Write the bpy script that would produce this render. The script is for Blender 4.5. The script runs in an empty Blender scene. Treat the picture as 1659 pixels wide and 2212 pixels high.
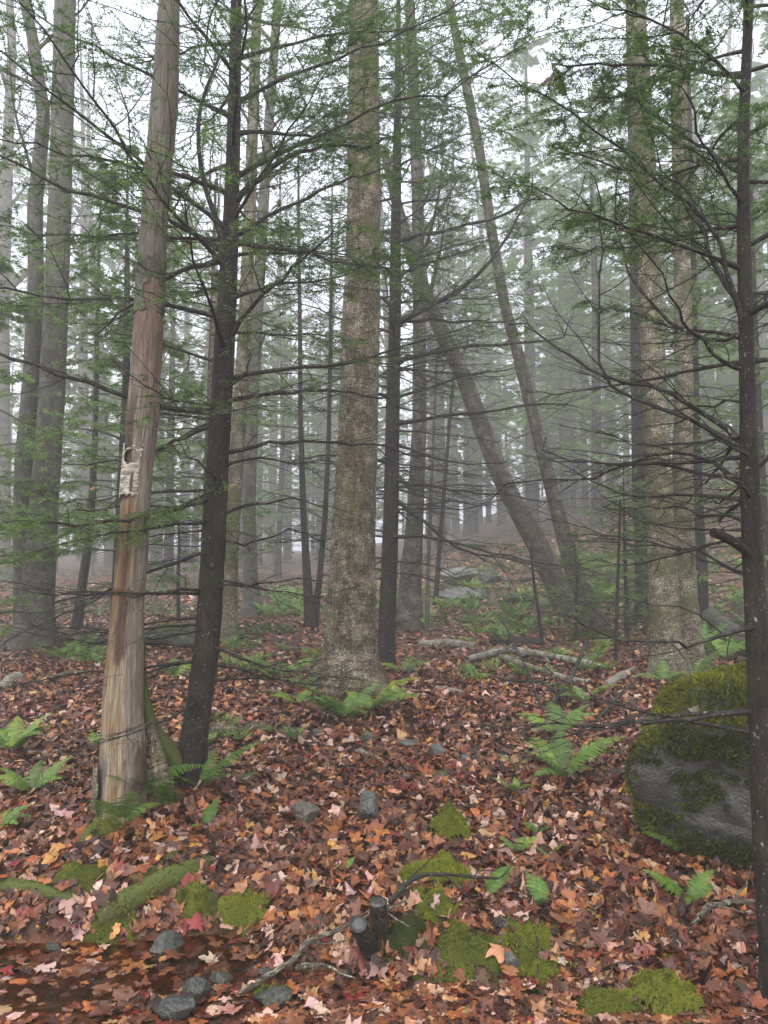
import bpy, bmesh, math, random
import numpy as np
from mathutils import Vector
R = math.radians
rng = np.random.default_rng(7)
S = bpy.context.scene
C = S.collection

# ------------------------------------------------------------------ camera, sky, sun, exposure
PITCH = R(4.0); EYE = 1.6; F = 1659.0
cd = bpy.data.cameras.new('camera'); cam = bpy.data.objects.new('camera', cd); C.objects.link(cam)
cam.location = (0, 0, EYE); cam.rotation_euler = (R(90) + PITCH, 0, 0)
cd.sensor_fit = 'VERTICAL'; cd.sensor_height = 36; cd.lens = 27; cd.clip_end = 2000; cd.clip_start = 0.05
S.camera = cam
W = bpy.data.worlds.new('World'); S.world = W; W.use_nodes = True
wn = W.node_tree; bgn = wn.nodes['Background']
sky = wn.nodes.new('ShaderNodeTexSky'); sky.sky_type = 'NISHITA'; sky.sun_disc = False
SUN_EL, SUN_AZ = R(58), R(200)
sky.sun_elevation = SUN_EL; sky.sun_rotation = SUN_AZ; sky.dust_density = 4.0; sky.air_density = 1.0
hs = wn.nodes.new('ShaderNodeHueSaturation'); hs.inputs['Saturation'].default_value = 0.13
mxw = wn.nodes.new('ShaderNodeMix'); mxw.data_type = 'RGBA'; mxw.inputs[0].default_value = 0.6
mxw.inputs[7].default_value = (9.1, 10.0, 12.0, 1)          # the even white of a foggy overcast
wn.links.new(sky.outputs[0], hs.inputs['Color']); wn.links.new(hs.outputs[0], mxw.inputs[6])
wn.links.new(mxw.outputs[2], bgn.inputs['Color']); bgn.inputs['Strength'].default_value = 0.05
sl = bpy.data.lights.new('sun', 'SUN'); sl.energy = 1.5; sl.angle = R(100); sl.color = (1, 0.97, 0.93)
so = bpy.data.objects.new('sun', sl); C.objects.link(so)
so.rotation_euler = (R(90) - SUN_EL, 0, R(180) - SUN_AZ)
S.view_settings.view_transform = 'Standard'; S.view_settings.look = 'None'
S.view_settings.exposure = 1.95; S.view_settings.gamma = 1.0; S.view_settings.use_curve_mapping = False
S.render.engine = 'CYCLES'
cy = S.cycles
cy.use_denoising = True; cy.max_bounces = 8; cy.diffuse_bounces = 3; cy.glossy_bounces = 2; cy.volume_bounces = 3
cy.transmission_bounces = 3; cy.transparent_max_bounces = 8; cy.sample_clamp_indirect = 6
cy.use_adaptive_sampling = True; cy.adaptive_threshold = 0.015
cy.caustics_reflective = False; cy.caustics_refractive = False
HAZE = 0.0064

# ------------------------------------------------------------------ numbers
def vnoise(p, seed=0):
    p = np.asarray(p, float); i = np.floor(p).astype(np.int64); f = p - i; f = f * f * (3 - 2 * f)
    def h(a, b, c):
        n = (a * 374761393 + b * 668265263 + c * 2147483647 + seed * 144665) & 0xFFFFFFFF
        n = ((n ^ (n >> 13)) * 1274126177) & 0xFFFFFFFF
        n = (n ^ (n >> 16)) & 0xFFFF
        return n / 32767.5 - 1
    x, y, z = i[..., 0], i[..., 1], i[..., 2]; u, v, w = f[..., 0], f[..., 1], f[..., 2]
    l = lambda a, b, t: a + (b - a) * t
    return l(l(l(h(x, y, z), h(x+1, y, z), u), l(h(x, y+1, z), h(x+1, y+1, z), u), v),
             l(l(h(x, y, z+1), h(x+1, y, z+1), u), l(h(x, y+1, z+1), h(x+1, y+1, z+1), u), v), w)
def fbm(p, o=4, seed=0):
    p = np.asarray(p, float); s = 0; a = 1; t = 0
    for k in range(o):
        s = s + a * vnoise(p * 2**k + 17.3 * k, seed + k); t += a; a *= .5
    return s / t
def sstep(a, b, x):
    t = np.clip((x - a) / (b - a), 0, 1); return t * t * (3 - 2 * t)
def nrm(v): return v / np.maximum(np.linalg.norm(v, axis=-1, keepdims=True), 1e-9)
def U(a, b, n=None): return rng.uniform(a, b, n)

FW = np.array((0, math.cos(PITCH), math.sin(PITCH))); UP = np.array((0, -math.sin(PITCH), math.cos(PITCH)))
CAM = np.array((0, 0, EYE))
def ray(px, py): return np.array((1.0, 0, 0)) * (px - 829.5) / F - UP * (py - 1106) / F + FW
def at(px, py, Y):
    d = ray(px, py); return CAM + d * (Y / d[1])
def size(p, w): return w / F * float(np.dot(np.asarray(p) - CAM, FW))

# ------------------------------------------------------------------ the lie of the land
def H0(x, y):
    x = np.asarray(x, float); y = np.asarray(y, float)
    z = np.interp(y, [-200, 0, 2.4, 3.1, 4.0, 5, 7, 10, 15, 25, 40, 90, 300], [-.4, -.3, -.2, -.1, .06, .18, .33, .46, .58, .85, 1.2, 3, 8])
    r = x / np.maximum(np.abs(y), 1.0)
    z = z + sstep(-.12, .55, r) * .36 * np.interp(y, [0, 12, 17, 30, 50, 90, 160], [0, 0, 1.6, 10, 20, 38, 60])
    z = z - .21 * np.exp(-((y - 3.45 - .12 * (x + 1.3)) / .26)**2) * sstep(-.35, -.8, x) * sstep(-4.5, -2.5, x)   # the stream
    bank = sstep(3.52, 3.22, y + .1 * np.sin(x * 5)) * sstep(-.55, -.25, x) * sstep(.95, .6, x)                     # cut bank
    z = z - .1 * bank
    z = z + .1 * np.exp(-(((x - .1) / .5)**2 + ((y - 3.65) / .25)**2))
    z = z + .14 * np.exp(-(((x + 1.35) / .45)**2 + ((y - 4.75) / .4)**2))                                          # mound the snag stands on
    z = z + .10 * np.exp(-(((x + .3) / .8)**2 + ((y - 7.9) / .8)**2))
    return z
def H(x, y):
    x = np.asarray(x, float); y = np.asarray(y, float)
    p = np.stack([x, y, 0 * x], -1)
    fade = np.interp(y, [0, 8, 40], [1, 1, 3])
    return H0(x, y) + .05 * fade * fbm(p * .8, 3, 5) + .022 * fbm(p * 3.1, 3, 9)
def Hn(x, y, e=.03):
    dx = (H(x + e, y) - H(x - e, y)) / (2 * e); dy = (H(x, y + e) - H(x, y - e)) / (2 * e)
    return nrm(np.stack([-dx, -dy, np.ones_like(dx)], -1))
WATER = -.11
TS = np.geomspace(1.5, 140, 900)
def ground_at(px, py):
    d = ray(px, py); q = CAM + TS[:, None] * d
    k = np.argmax(q[:, 2] < H(q[:, 0], q[:, 1]))
    if k == 0: k = len(TS) - 1
    p = q[k]; p[2] = H(p[0], p[1]); return p

# ------------------------------------------------------------------ meshes
class Acc:
    def __init__(s): s.v, s.f, s.c, s.b, s.n = [], [], [], [], 0
    def add(s, v, f, col=(1, 1, 1), bk=None):
        v = np.asarray(v, float).reshape(-1, 3)
        s.f.append(np.asarray(f, np.int64) + s.n); s.v.append(v); s.n += len(v)
        c = np.asarray(col, float)
        s.c.append(np.broadcast_to(c, (len(v), 3)) if c.ndim < 2 else c)
        s.b.append(v if bk is None else bk)
    def build(s, name, m, parent=None, smooth=True, origin=None):
        v = np.concatenate(s.v); c = np.concatenate(s.c); b = np.concatenate(s.b)
        if origin is not None: v = v - np.asarray(origin)
        me = bpy.data.meshes.new(name)
        nl = sum(f.size for f in s.f); npoly = sum(len(f) for f in s.f)
        me.vertices.add(len(v)); me.loops.add(nl); me.polygons.add(npoly)
        me.vertices.foreach_set('co', v.astype(np.float32).ravel())
        me.loops.foreach_set('vertex_index', np.concatenate([f.ravel() for f in s.f]).astype(np.int32))
        k = np.concatenate([np.full(len(f), f.shape[1]) for f in s.f])
        st = np.concatenate([[0], np.cumsum(k)[:-1]])
        me.polygons.foreach_set('loop_start', st.astype(np.int32))
        me.polygons.foreach_set('use_smooth', np.full(npoly, smooth))
        a = me.attributes.new('col', 'FLOAT_COLOR', 'POINT')
        a.data.foreach_set('color', np.concatenate([c, np.ones((len(c), 1))], 1).astype(np.float32).ravel())
        a = me.attributes.new('bk', 'FLOAT_VECTOR', 'POINT'); a.data.foreach_set('vector', b.astype(np.float32).ravel())
        me.update(calc_edges=True)
        me.materials.append(m)
        o = bpy.data.objects.new(name, me); C.objects.link(o)
        if origin is not None and parent is None: o.location = tuple(origin)
        if parent is not None: o.parent = parent
        return o
def tag(o, label=None, cat=None, group=None, kind=None):
    for k, v in (('label', label), ('category', cat), ('group', group), ('kind', kind)):
        if v: o[k] = v
    return o
def thing(name, loc, label, cat, group=None):
    o = bpy.data.objects.new(name, None); o.empty_display_size = .1; C.objects.link(o); o.location = tuple(loc)
    return tag(o, label, cat, group)
def dup(root, loc=None, rz=None, sc=None, label=None, group=None):
    r = root.copy(); C.objects.link(r)
    if loc is not None: r.location = tuple(loc)
    if rz is not None: r.rotation_euler = (r.rotation_euler[0], r.rotation_euler[1], rz)
    if sc is not None: r.scale = (sc, sc, sc)
    if label: r['label'] = label
    if group: r['group'] = group
    for ch in root.children:
        c = ch.copy(); C.objects.link(c); c.parent = r
        for g in ch.children:
            d = g.copy(); C.objects.link(d); d.parent = c
    return r

def resample(P, K):
    P = np.asarray(P, float); d = np.concatenate([[0], np.cumsum(np.linalg.norm(np.diff(P, axis=0), axis=1))])
    t = np.linspace(0, d[-1], K)
    # smooth the corners: average of linear samples
    q = np.stack([np.interp(t, d, P[:, i]) for i in range(P.shape[1])], 1)
    for _ in range(2):
        q[1:-1] = .25 * q[:-2] + .5 * q[1:-1] + .25 * q[2:]
    return q
def tubes(P, r, sides=3):
    """P (N,K,3), r (N,K): thin tubes; returns verts, quads."""
    N, K, _ = P.shape
    T = np.gradient(P, axis=1); T = nrm(T)
    ref = np.where(np.abs(T[:, :1, 2:3]) > .8, np.array([[[1., 0, 0]]]), np.array([[[0, 0, 1.]]]))
    e1 = nrm(np.cross(np.broadcast_to(ref, T.shape), T)); e2 = np.cross(T, e1)
    a = np.arange(sides) * 2 * np.pi / sides
    ring = e1[:, :, None] * np.cos(a)[:, None] + e2[:, :, None] * np.sin(a)[:, None]
    v = P[:, :, None] + ring * r[:, :, None, None]
    n = np.arange(N)[:, None, None]; k = np.arange(K - 1)[None, :, None]; s = np.arange(sides)[None, None, :]
    s2 = (s + 1) % sides; b = n * K * sides
    f = np.stack(np.broadcast_arrays(b + k * sides + s, b + k * sides + s2, b + (k + 1) * sides + s2, b + (k + 1) * sides + s), -1).reshape(-1, 4)
    return v.reshape(-1, 3), f
def spawn(P, ln, m, ang=(40, 70), frac=.4, taper=.7, droop=.2, K=4, t0=.1, wig=.06, fwd=.25, flat=.25, rise=0.0, rl=(.55, 1.3)):
    """m children along each parent path, alternate sides of a roughly level spray."""
    N, KP, _ = P.shape
    t = t0 + (1 - t0) * (np.arange(m)[None] + rng.random((N, m))) / m
    u = t * (KP - 1); i = np.minimum(u.astype(int), KP - 2); f = (u - i)[..., None]; ar = np.arange(N)[:, None]
    p = P[ar, i] * (1 - f) + P[ar, i + 1] * f
    tan = nrm(P[ar, i + 1] - P[ar, i])
    upv = nrm(np.array([0, 0, 1.]) + rng.normal(0, flat, (N, m, 3)))
    lat = nrm(np.cross(upv, tan))
    sgn = np.where((np.arange(m)[None] + rng.integers(0, 2, (N, 1))) % 2 == 0, 1, -1)[..., None] * np.ones((N, m, 1))
    A = np.radians(rng.uniform(*ang, (N, m)))[..., None]
    d = nrm(np.cos(A) * tan + np.sin(A) * lat * sgn + rng.normal(0, .12, (N, m, 3)) + np.array([0, 0, rise]))
    L = ln[:, None] * frac * (1 - taper * t) * rng.uniform(rl[0], rl[1], (N, m))
    s = np.linspace(0, 1, K)[None, None, :, None]; Lq = L[..., None, None]
    Q = p[:, :, None] + d[:, :, None] * s * Lq + tan[:, :, None] * (fwd * s**2) * Lq - np.array([0, 0, droop]) * s**2 * Lq
    wv = np.cumsum(rng.normal(0, wig, (N, m, K, 3)), axis=2); wv -= wv[:, :, :1]
    Q = Q + wv * Lq / K**.5
    par = np.repeat(np.arange(N), m)
    return Q.reshape(N * m, K, 3), L.ravel(), par
def needles(acc, P, ln, step=.007, L=.015, w=.0045, c0=(.05, .105, .03), c1=(.17, .27, .06), tone=None):
    """flat rows of short needles along the shoots P."""
    N, K, _ = P.shape
    if N == 0: return
    m = max(3, int(np.mean(ln) / step))
    t = (np.arange(m)[None] + rng.random((N, m))) / m
    u = t * (K - 1); i = np.minimum(u.astype(int), K - 2); f = (u - i)[..., None]; ar = np.arange(N)[:, None]
    p = P[ar, i] * (1 - f) + P[ar, i + 1] * f; tan = nrm(P[ar, i + 1] - P[ar, i])
    upv = nrm(np.array([0, 0, 1.]) + rng.normal(0, .35, (N, 1, 3)))
    lat = nrm(np.cross(np.broadcast_to(upv, tan.shape), tan))
    p = p[:, :, None]; tan = tan[:, :, None]; lat = lat[:, :, None]
    sg = np.array([1., -1])[None, None, :, None]
    LL = L * rng.uniform(.7, 1.25, (N, m, 2, 1))
    tip = p + (lat * sg * .85 + tan * .45 + rng.normal(0, .22, (N, m, 2, 3))) * LL
    a = p + tan * w * .5 + 0 * tip; b = p - tan * w * .5 + 0 * tip
    v = np.stack([a, b, tip], -2).reshape(-1, 3)
    fidx = np.arange(len(v)).reshape(-1, 3)
    tn = rng.random((N, 1, 1)) * .75 if tone is None else np.clip(tone.reshape(N, 1, 1) + rng.normal(0, .12, (N, 1, 1)), 0, 1)
    mix = np.clip(tn + .35 * (t[..., None] > .75) + rng.normal(0, .08, (N, m, 1)), 0, 1)
    col = np.array(c0) * (1 - mix) + np.array(c1) * mix
    col = np.repeat(col[:, :, None, :], 6, 2).reshape(-1, 3)
    acc.add(v, fidx, col)

# ------------------------------------------------------------------ materials
class NT:
    def __init__(s, name):
        s.m = bpy.data.materials.new(name); s.m.use_nodes = True; s.t = s.m.node_tree; s.N = s.t.nodes; s.p = s.N['Principled BSDF']
    def n(s, typ, **kw):
        o = s.N.new(typ)
        for k, v in kw.items():
            if k in o.inputs: s.put(o.inputs[k], v)
            else: setattr(o, k, v)
        return o
    def put(s, sock, v):
        if isinstance(v, bpy.types.NodeSocket): s.t.links.new(v, sock)
        else: sock.default_value = v
    def attr(s, nm, out='Color'): return s.n('ShaderNodeAttribute', attribute_name=nm).outputs[out]
    def map(s, vec, sc):
        o = s.n('ShaderNodeMapping'); s.put(o.inputs['Vector'], vec); o.inputs['Scale'].default_value = sc; return o.outputs[0]
    def noise(s, vec, scale, detail=4, rough=.6, dist=0.0):
        o = s.n('ShaderNodeTexNoise'); s.put(o.inputs['Vector'], vec); o.inputs['Scale'].default_value = scale
        o.inputs['Detail'].default_value = detail; o.inputs['Roughness'].default_value = rough; o.inputs['Distortion'].default_value = dist
        return o.outputs['Fac']
    def ramp(s, fac, *st):
        o = s.n('ShaderNodeValToRGB'); s.put(o.inputs[0], fac); e = o.color_ramp.elements
        while len(e) < len(st): e.new(.5)
        for k, (pos, c) in enumerate(st):
            e[k].position = pos; e[k].color = (c, c, c, 1) if isinstance(c, (int, float)) else (*c, 1)
        return o.outputs[0]
    def mix(s, f, a, b, mode='MIX'):
        o = s.n('ShaderNodeMix'); o.data_type = 'RGBA'; o.blend_type = mode
        for k, v in ((0, f), (6, a), (7, b)):
            if isinstance(v, tuple) and len(v) == 3: v = (*v, 1)
            s.put(o.inputs[k], v)
        return o.outputs[2]
    def math(s, op, a, b=0.0):
        o = s.n('ShaderNodeMath'); o.operation = op; s.put(o.inputs[0], a); s.put(o.inputs[1], b); return o.outputs[0]
    def bump(s, h, st=.5, d=.01):
        o = s.n('ShaderNodeBump'); o.inputs['Strength'].default_value = st; o.inputs['Distance'].default_value = d; s.put(o.inputs['Height'], h)
        s.put(s.p.inputs['Normal'], o.outputs[0])
    def done(s, col=None, rough=.7, spec=.4):
        if col is not None: s.put(s.p.inputs['Base Color'], col if not (isinstance(col, tuple) and len(col) == 3) else (*col, 1))
        s.put(s.p.inputs['Roughness'], rough); s.p.inputs['Specular IOR Level'].default_value = spec
        return s.m
def bark(name, dark, mid, pale, vs=(9, 9, 3), lich=.62, moss=0.0, horiz=0.0, rough=.6, mossc=(.05, .065, .015), speck=(.32, .34, .28)):
    t = NT(name); b = t.attr('bk', 'Vector')
    n1 = t.noise(t.map(b, vs), 3.5, 6, .65); n2 = t.noise(b, 5, 4, .6); n3 = t.noise(t.map(b, (30, 30, 22)), 2.2, 3, .7)
    c = t.mix(t.ramp(n1, (.36, 0.), (.62, 1.)), dark, mid)
    c = t.mix(t.ramp(n2, (.48, 0.), (.72, .8)), c, pale)
    if horiz:
        nh = t.noise(t.map(b, (5, 5, 60)), 2.0, 4, .7)
        c = t.mix(t.math('MULTIPLY', t.ramp(nh, (.52, 0.), (.6, 1.)), horiz), c, tuple(x * .35 for x in dark))
        c = t.mix(t.math('MULTIPLY', t.ramp(nh, (.3, 1.), (.42, 0.)), horiz * .8), c, pale)
    c = t.mix(t.math('MULTIPLY', t.ramp(n3, (lich, 0.), (lich + .04, 1.)), t.ramp(n2, (.4, 0.2), (.6, 1.))), c, speck)
    if moss:
        nm = t.noise(b, 2.6, 5, .65)
        c = t.mix(t.ramp(nm, (.62 - .3 * moss, 0.), (.75 - .3 * moss, .9)), c, mossc)
    c = t.mix(1.0, c, t.attr('col'), 'MULTIPLY')
    t.bump(t.math('ADD', n1, t.math('MULTIPLY', n3, .4)), .9, .012)
    return t.done(c, max(rough, .7), .16)
M = {}
M['hemlock_bark'] = bark('hemlock_bark', (.010, .008, .007), (.027, .021, .017), (.05, .04, .032), (22, 22, 4), .63, .35, mossc=(.03, .035, .015))
M['furrowed_bark'] = bark('furrowed_bark', (.022, .015, .009), (.12, .088, .055), (.27, .22, .15), (14, 14, 4), .57, .3, .9, mossc=(.075, .075, .025))
M['birch_bark'] = bark('birch_bark', (.035, .027, .016), (.14, .105, .06), (.31, .26, .18), (10, 10, 8), .56, .55, .95, .5, mossc=(.06, .062, .022), speck=(.45, .47, .40))
M['grey_bark'] = bark('grey_bark', (.035, .031, .026), (.09, .08, .066), (.17, .16, .13), (12, 12, 3), .6, .4, .3, mossc=(.06, .07, .03))
M['cherry_bark'] = bark('cherry_bark', (.028, .021, .018), (.07, .055, .046), (.2, .175, .145), (8, 8, 16), .6, .25, .9)
M['white_birch'] = bark('white_birch', (.10, .088, .065), (.27, .25, .2), (.46, .43, .37), (5, 5, 12), .64, .2, .9, .55)
M['mossy_bark'] = bark('mossy_bark', (.03, .025, .018), (.08, .065, .04), (.15, .13, .09), (12, 12, 4), .62, .95, .2, mossc=(.07, .085, .018))
t = NT('branch_bark'); b = t.attr('bk', 'Vector')
c = t.mix(t.ramp(t.noise(b, 18, 3), (.52, 0.), (.66, 1.)), (.016, .013, .011), (.055, .055, .035))
c = t.mix(t.ramp(t.noise(b, 70, 2), (.66, 0.), (.7, .8)), c, (.26, .28, .23))
M['branch_bark'] = t.done(t.mix(1., c, t.attr('col'), 'MULTIPLY'), .6, .25)
t = NT('dead_wood'); b = t.attr('bk', 'Vector')
g1 = t.noise(t.map(b, (52, 52, 3.2)), 1.7, 6, .75, .8); g2 = t.noise(t.map(b, (16, 16, 3.0)), 1.5, 5, .65, .6)
c = t.mix(t.ramp(g1, (.42, 1.), (.54, 0.)), t.attr('col'), t.mix(1., t.attr('col'), (.36, .31, .26), 'MULTIPLY'))
c = t.mix(t.ramp(g2, (.48, 0.), (.62, .75)), c, t.mix(1., t.attr('col'), (.55, .46, .38), 'MULTIPLY'))
c = t.mix(t.ramp(t.noise(b, 40, 3, .7), (.67, 0.), (.7, .8)), c, (.05, .035, .02))
t.bump(g1, .8, .012); M['dead_wood'] = t.done(c, .55, .4)
def leafy(name, rough=.45, trans=.25, spec=.4, objcol=False, var=.0):
    t = NT(name)
    c = t.n('ShaderNodeObjectInfo').outputs['Color'] if objcol else t.attr('col')
    if var:
        b = t.n('ShaderNodeTexCoord').outputs['Object']; n = t.noise(b, 42, 4, .65)
        c = t.mix(1., c, t.ramp(n, (.28, (1 - var, 1 - var, 1 - var)), (.7, (1 + var * .6,) * 3)), 'MULTIPLY')
        t.bump(n, .35, .004)
    if name == 'fern_frond':
        rn = t.n('ShaderNodeObjectInfo').outputs['Random']; c = t.mix(1., c, t.ramp(rn, (0., (.62, .62, .55)), (.45, (.95, .95, .9)), (.8, (1.15, 1.1, .8)), (1., (1.5, 1.05, .55))), 'MULTIPLY')
    m = t.done(c, rough, spec)
    if trans:
        tr = t.n('ShaderNodeBsdfTranslucent'); t.put(tr.inputs[0], c); mx = t.n('ShaderNodeMixShader'); mx.inputs[0].default_value = trans
        t.t.links.new(t.p.outputs[0], mx.inputs[1]); t.t.links.new(tr.outputs[0], mx.inputs[2])
        t.t.links.new(mx.outputs[0], t.N['Material Output'].inputs['Surface'])
    return m
M['needle'] = leafy('needle', .45, .5, .3)
M['fern'] = leafy('fern_frond', .45, .3)
M['litter'] = leafy('wet_leaf', .4, .0, .28, var=.5)
M['leaf'] = leafy('wet_single_leaf', .35, .0, .35, objcol=True, var=.4)
M['moss'] = leafy('moss', .8, .15, .2)
t = NT('soil'); b = t.n('ShaderNodeTexCoord').outputs['Object']
n = t.noise(b, 16, 8, .75); n2 = t.noise(b, 2.2, 5, .6); n3 = t.n('ShaderNodeTexVoronoi'); t.put(n3.inputs['Vector'], b); n3.inputs['Scale'].default_value = 26
c = t.mix(t.ramp(n, (.35, 0.), (.65, 1.)), (.030, .015, .010), (.085, .034, .018))
hue = t.ramp(t.n('ShaderNodeSeparateColor', Color=n3.outputs['Color']).outputs[0], (.2, (.05, .02, .013)), (.5, (.12, .042, .02)), (.75, (.2, .08, .03)), (.95, (.26, .17, .13)))
c = t.mix(.3, c, hue); c = t.mix(1., c, t.attr('col'), 'MULTIPLY')
t.bump(t.math('ADD', n, n3.outputs['Distance']), .8, .03); M['soil'] = t.done(c, .6, .4)
t = NT('stone'); b = t.attr('bk', 'Vector')
n = t.noise(b, 9, 7, .7); n2 = t.noise(b, 3, 4); n3 = t.noise(b, 28, 3, .7)
c = t.mix(t.ramp(n, (.35, 0.), (.65, 1.)), (.05, .05, .05), (.15, .148, .14))
c = t.mix(t.ramp(n3, (.66, 0.), (.7, .7)), c, (.36, .38, .34)); c = t.mix(t.ramp(n2, (.55, 0.), (.7, .6)), c, (.06, .065, .03))
c = t.mix(1., c, t.mix(1., t.attr('col'), (.72, .72, .7), 'MULTIPLY'), 'MULTIPLY')
t.bump(t.math('ADD', n, n3), .9, .02); M['stone'] = t.done(c, .42, .5)
t = NT('water'); b = t.n('ShaderNodeTexCoord').outputs['Object']
tp = t.n('ShaderNodeBsdfTransparent'); tp.inputs[0].default_value = (.84, .66, .46, 1)
gl = t.n('ShaderNodeBsdfGlossy'); gl.inputs['Roughness'].default_value = .04
bp = t.n('ShaderNodeBump'); bp.inputs['Strength'].default_value = .15; bp.inputs['Distance'].default_value = .01; t.put(bp.inputs['Height'], t.noise(b, 14, 2))
fr = t.n('ShaderNodeFresnel'); fr.inputs[0].default_value = 1.33; t.put(fr.inputs['Normal'], bp.outputs[0]); t.put(gl.inputs['Normal'], bp.outputs[0])
mx = t.n('ShaderNodeMixShader'); t.put(mx.inputs[0], fr.outputs[0]); t.put(mx.inputs[1], tp.outputs[0]); t.put(mx.inputs[2], gl.outputs[0])
t.t.links.new(mx.outputs[0], t.N['Material Output'].inputs['Surface']); M['water'] = t.m
t = NT('cut_wood'); b = t.attr('bk', 'Vector')
M['cut_wood'] = t.done(t.mix(t.ramp(t.noise(b, 30, 5), (.4, 0.), (.6, 1.)), (.016, .015, .013), (.05, .047, .042)), .35, .5)

# ------------------------------------------------------------------ ground, stream, haze
gx = np.concatenate([-np.geomspace(160, 3.1, 55), np.arange(-3, 3.01, .052), np.geomspace(3.1, 160, 55)])
gy = np.concatenate([np.linspace(-20, 1.8, 10), np.arange(2, 7, .055), np.geomspace(7.04, 180, 90)])
X, Y = np.meshgrid(gx, gy)
Z = H(X, Y)
a = Acc(); nx = len(gx); ny = len(gy)
i = (np.arange(ny - 1)[:, None] * nx + np.arange(nx - 1)[None]).ravel()
gcol = np.ones((ny * nx, 3))
wet = sstep(WATER + .03, WATER - .03, Z.ravel()) * (X.ravel() < -.45); gcol = gcol * (1 - wet[:, None]) + wet[:, None] * np.array((1.7, 1.25, .9))
a.add(np.stack([X, Y, Z], -1), np.stack([i, i + 1, i + nx + 1, i + nx], 1), gcol)
ground = tag(a.build('ground', M['soil']), kind='structure')
a = Acc(); wx = np.linspace(-4.2, -.45, 40); wy = np.linspace(2.9, 4.1, 14); X, Y = np.meshgrid(wx, wy)
i = (np.arange(13)[:, None] * 40 + np.arange(39)[None]).ravel()
a.add(np.stack([X, Y, 0 * X + WATER], -1), np.stack([i, i + 1, i + 41, i + 40], 1))
tag(a.build('stream_water', M['water']), kind='structure')

bm = bmesh.new(); bmesh.ops.create_cube(bm, size=1)
for v in bm.verts: v.co = (v.co.x * 330, v.co.y * 260 + 70, -3 if v.co.z < 0 else 38)
me = bpy.data.meshes.new('haze'); bm.to_mesh(me); bm.free()
hz = bpy.data.objects.new('haze', me); C.objects.link(hz); tag(hz, kind='stuff')
hm = bpy.data.materials.new('haze'); hm.use_nodes = True; hm.node_tree.nodes.remove(hm.node_tree.nodes['Principled BSDF'])
pv = hm.node_tree.nodes.new('ShaderNodeVolumePrincipled'); pv.inputs['Color'].default_value = (.97, .965, .95, 1)
pv.inputs['Density'].default_value = HAZE; pv.inputs['Anisotropy'].default_value = 0.2
hm.node_tree.links.new(pv.outputs[0], hm.node_tree.nodes['Material Output'].inputs['Volume']); me.materials.append(hm)

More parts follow.
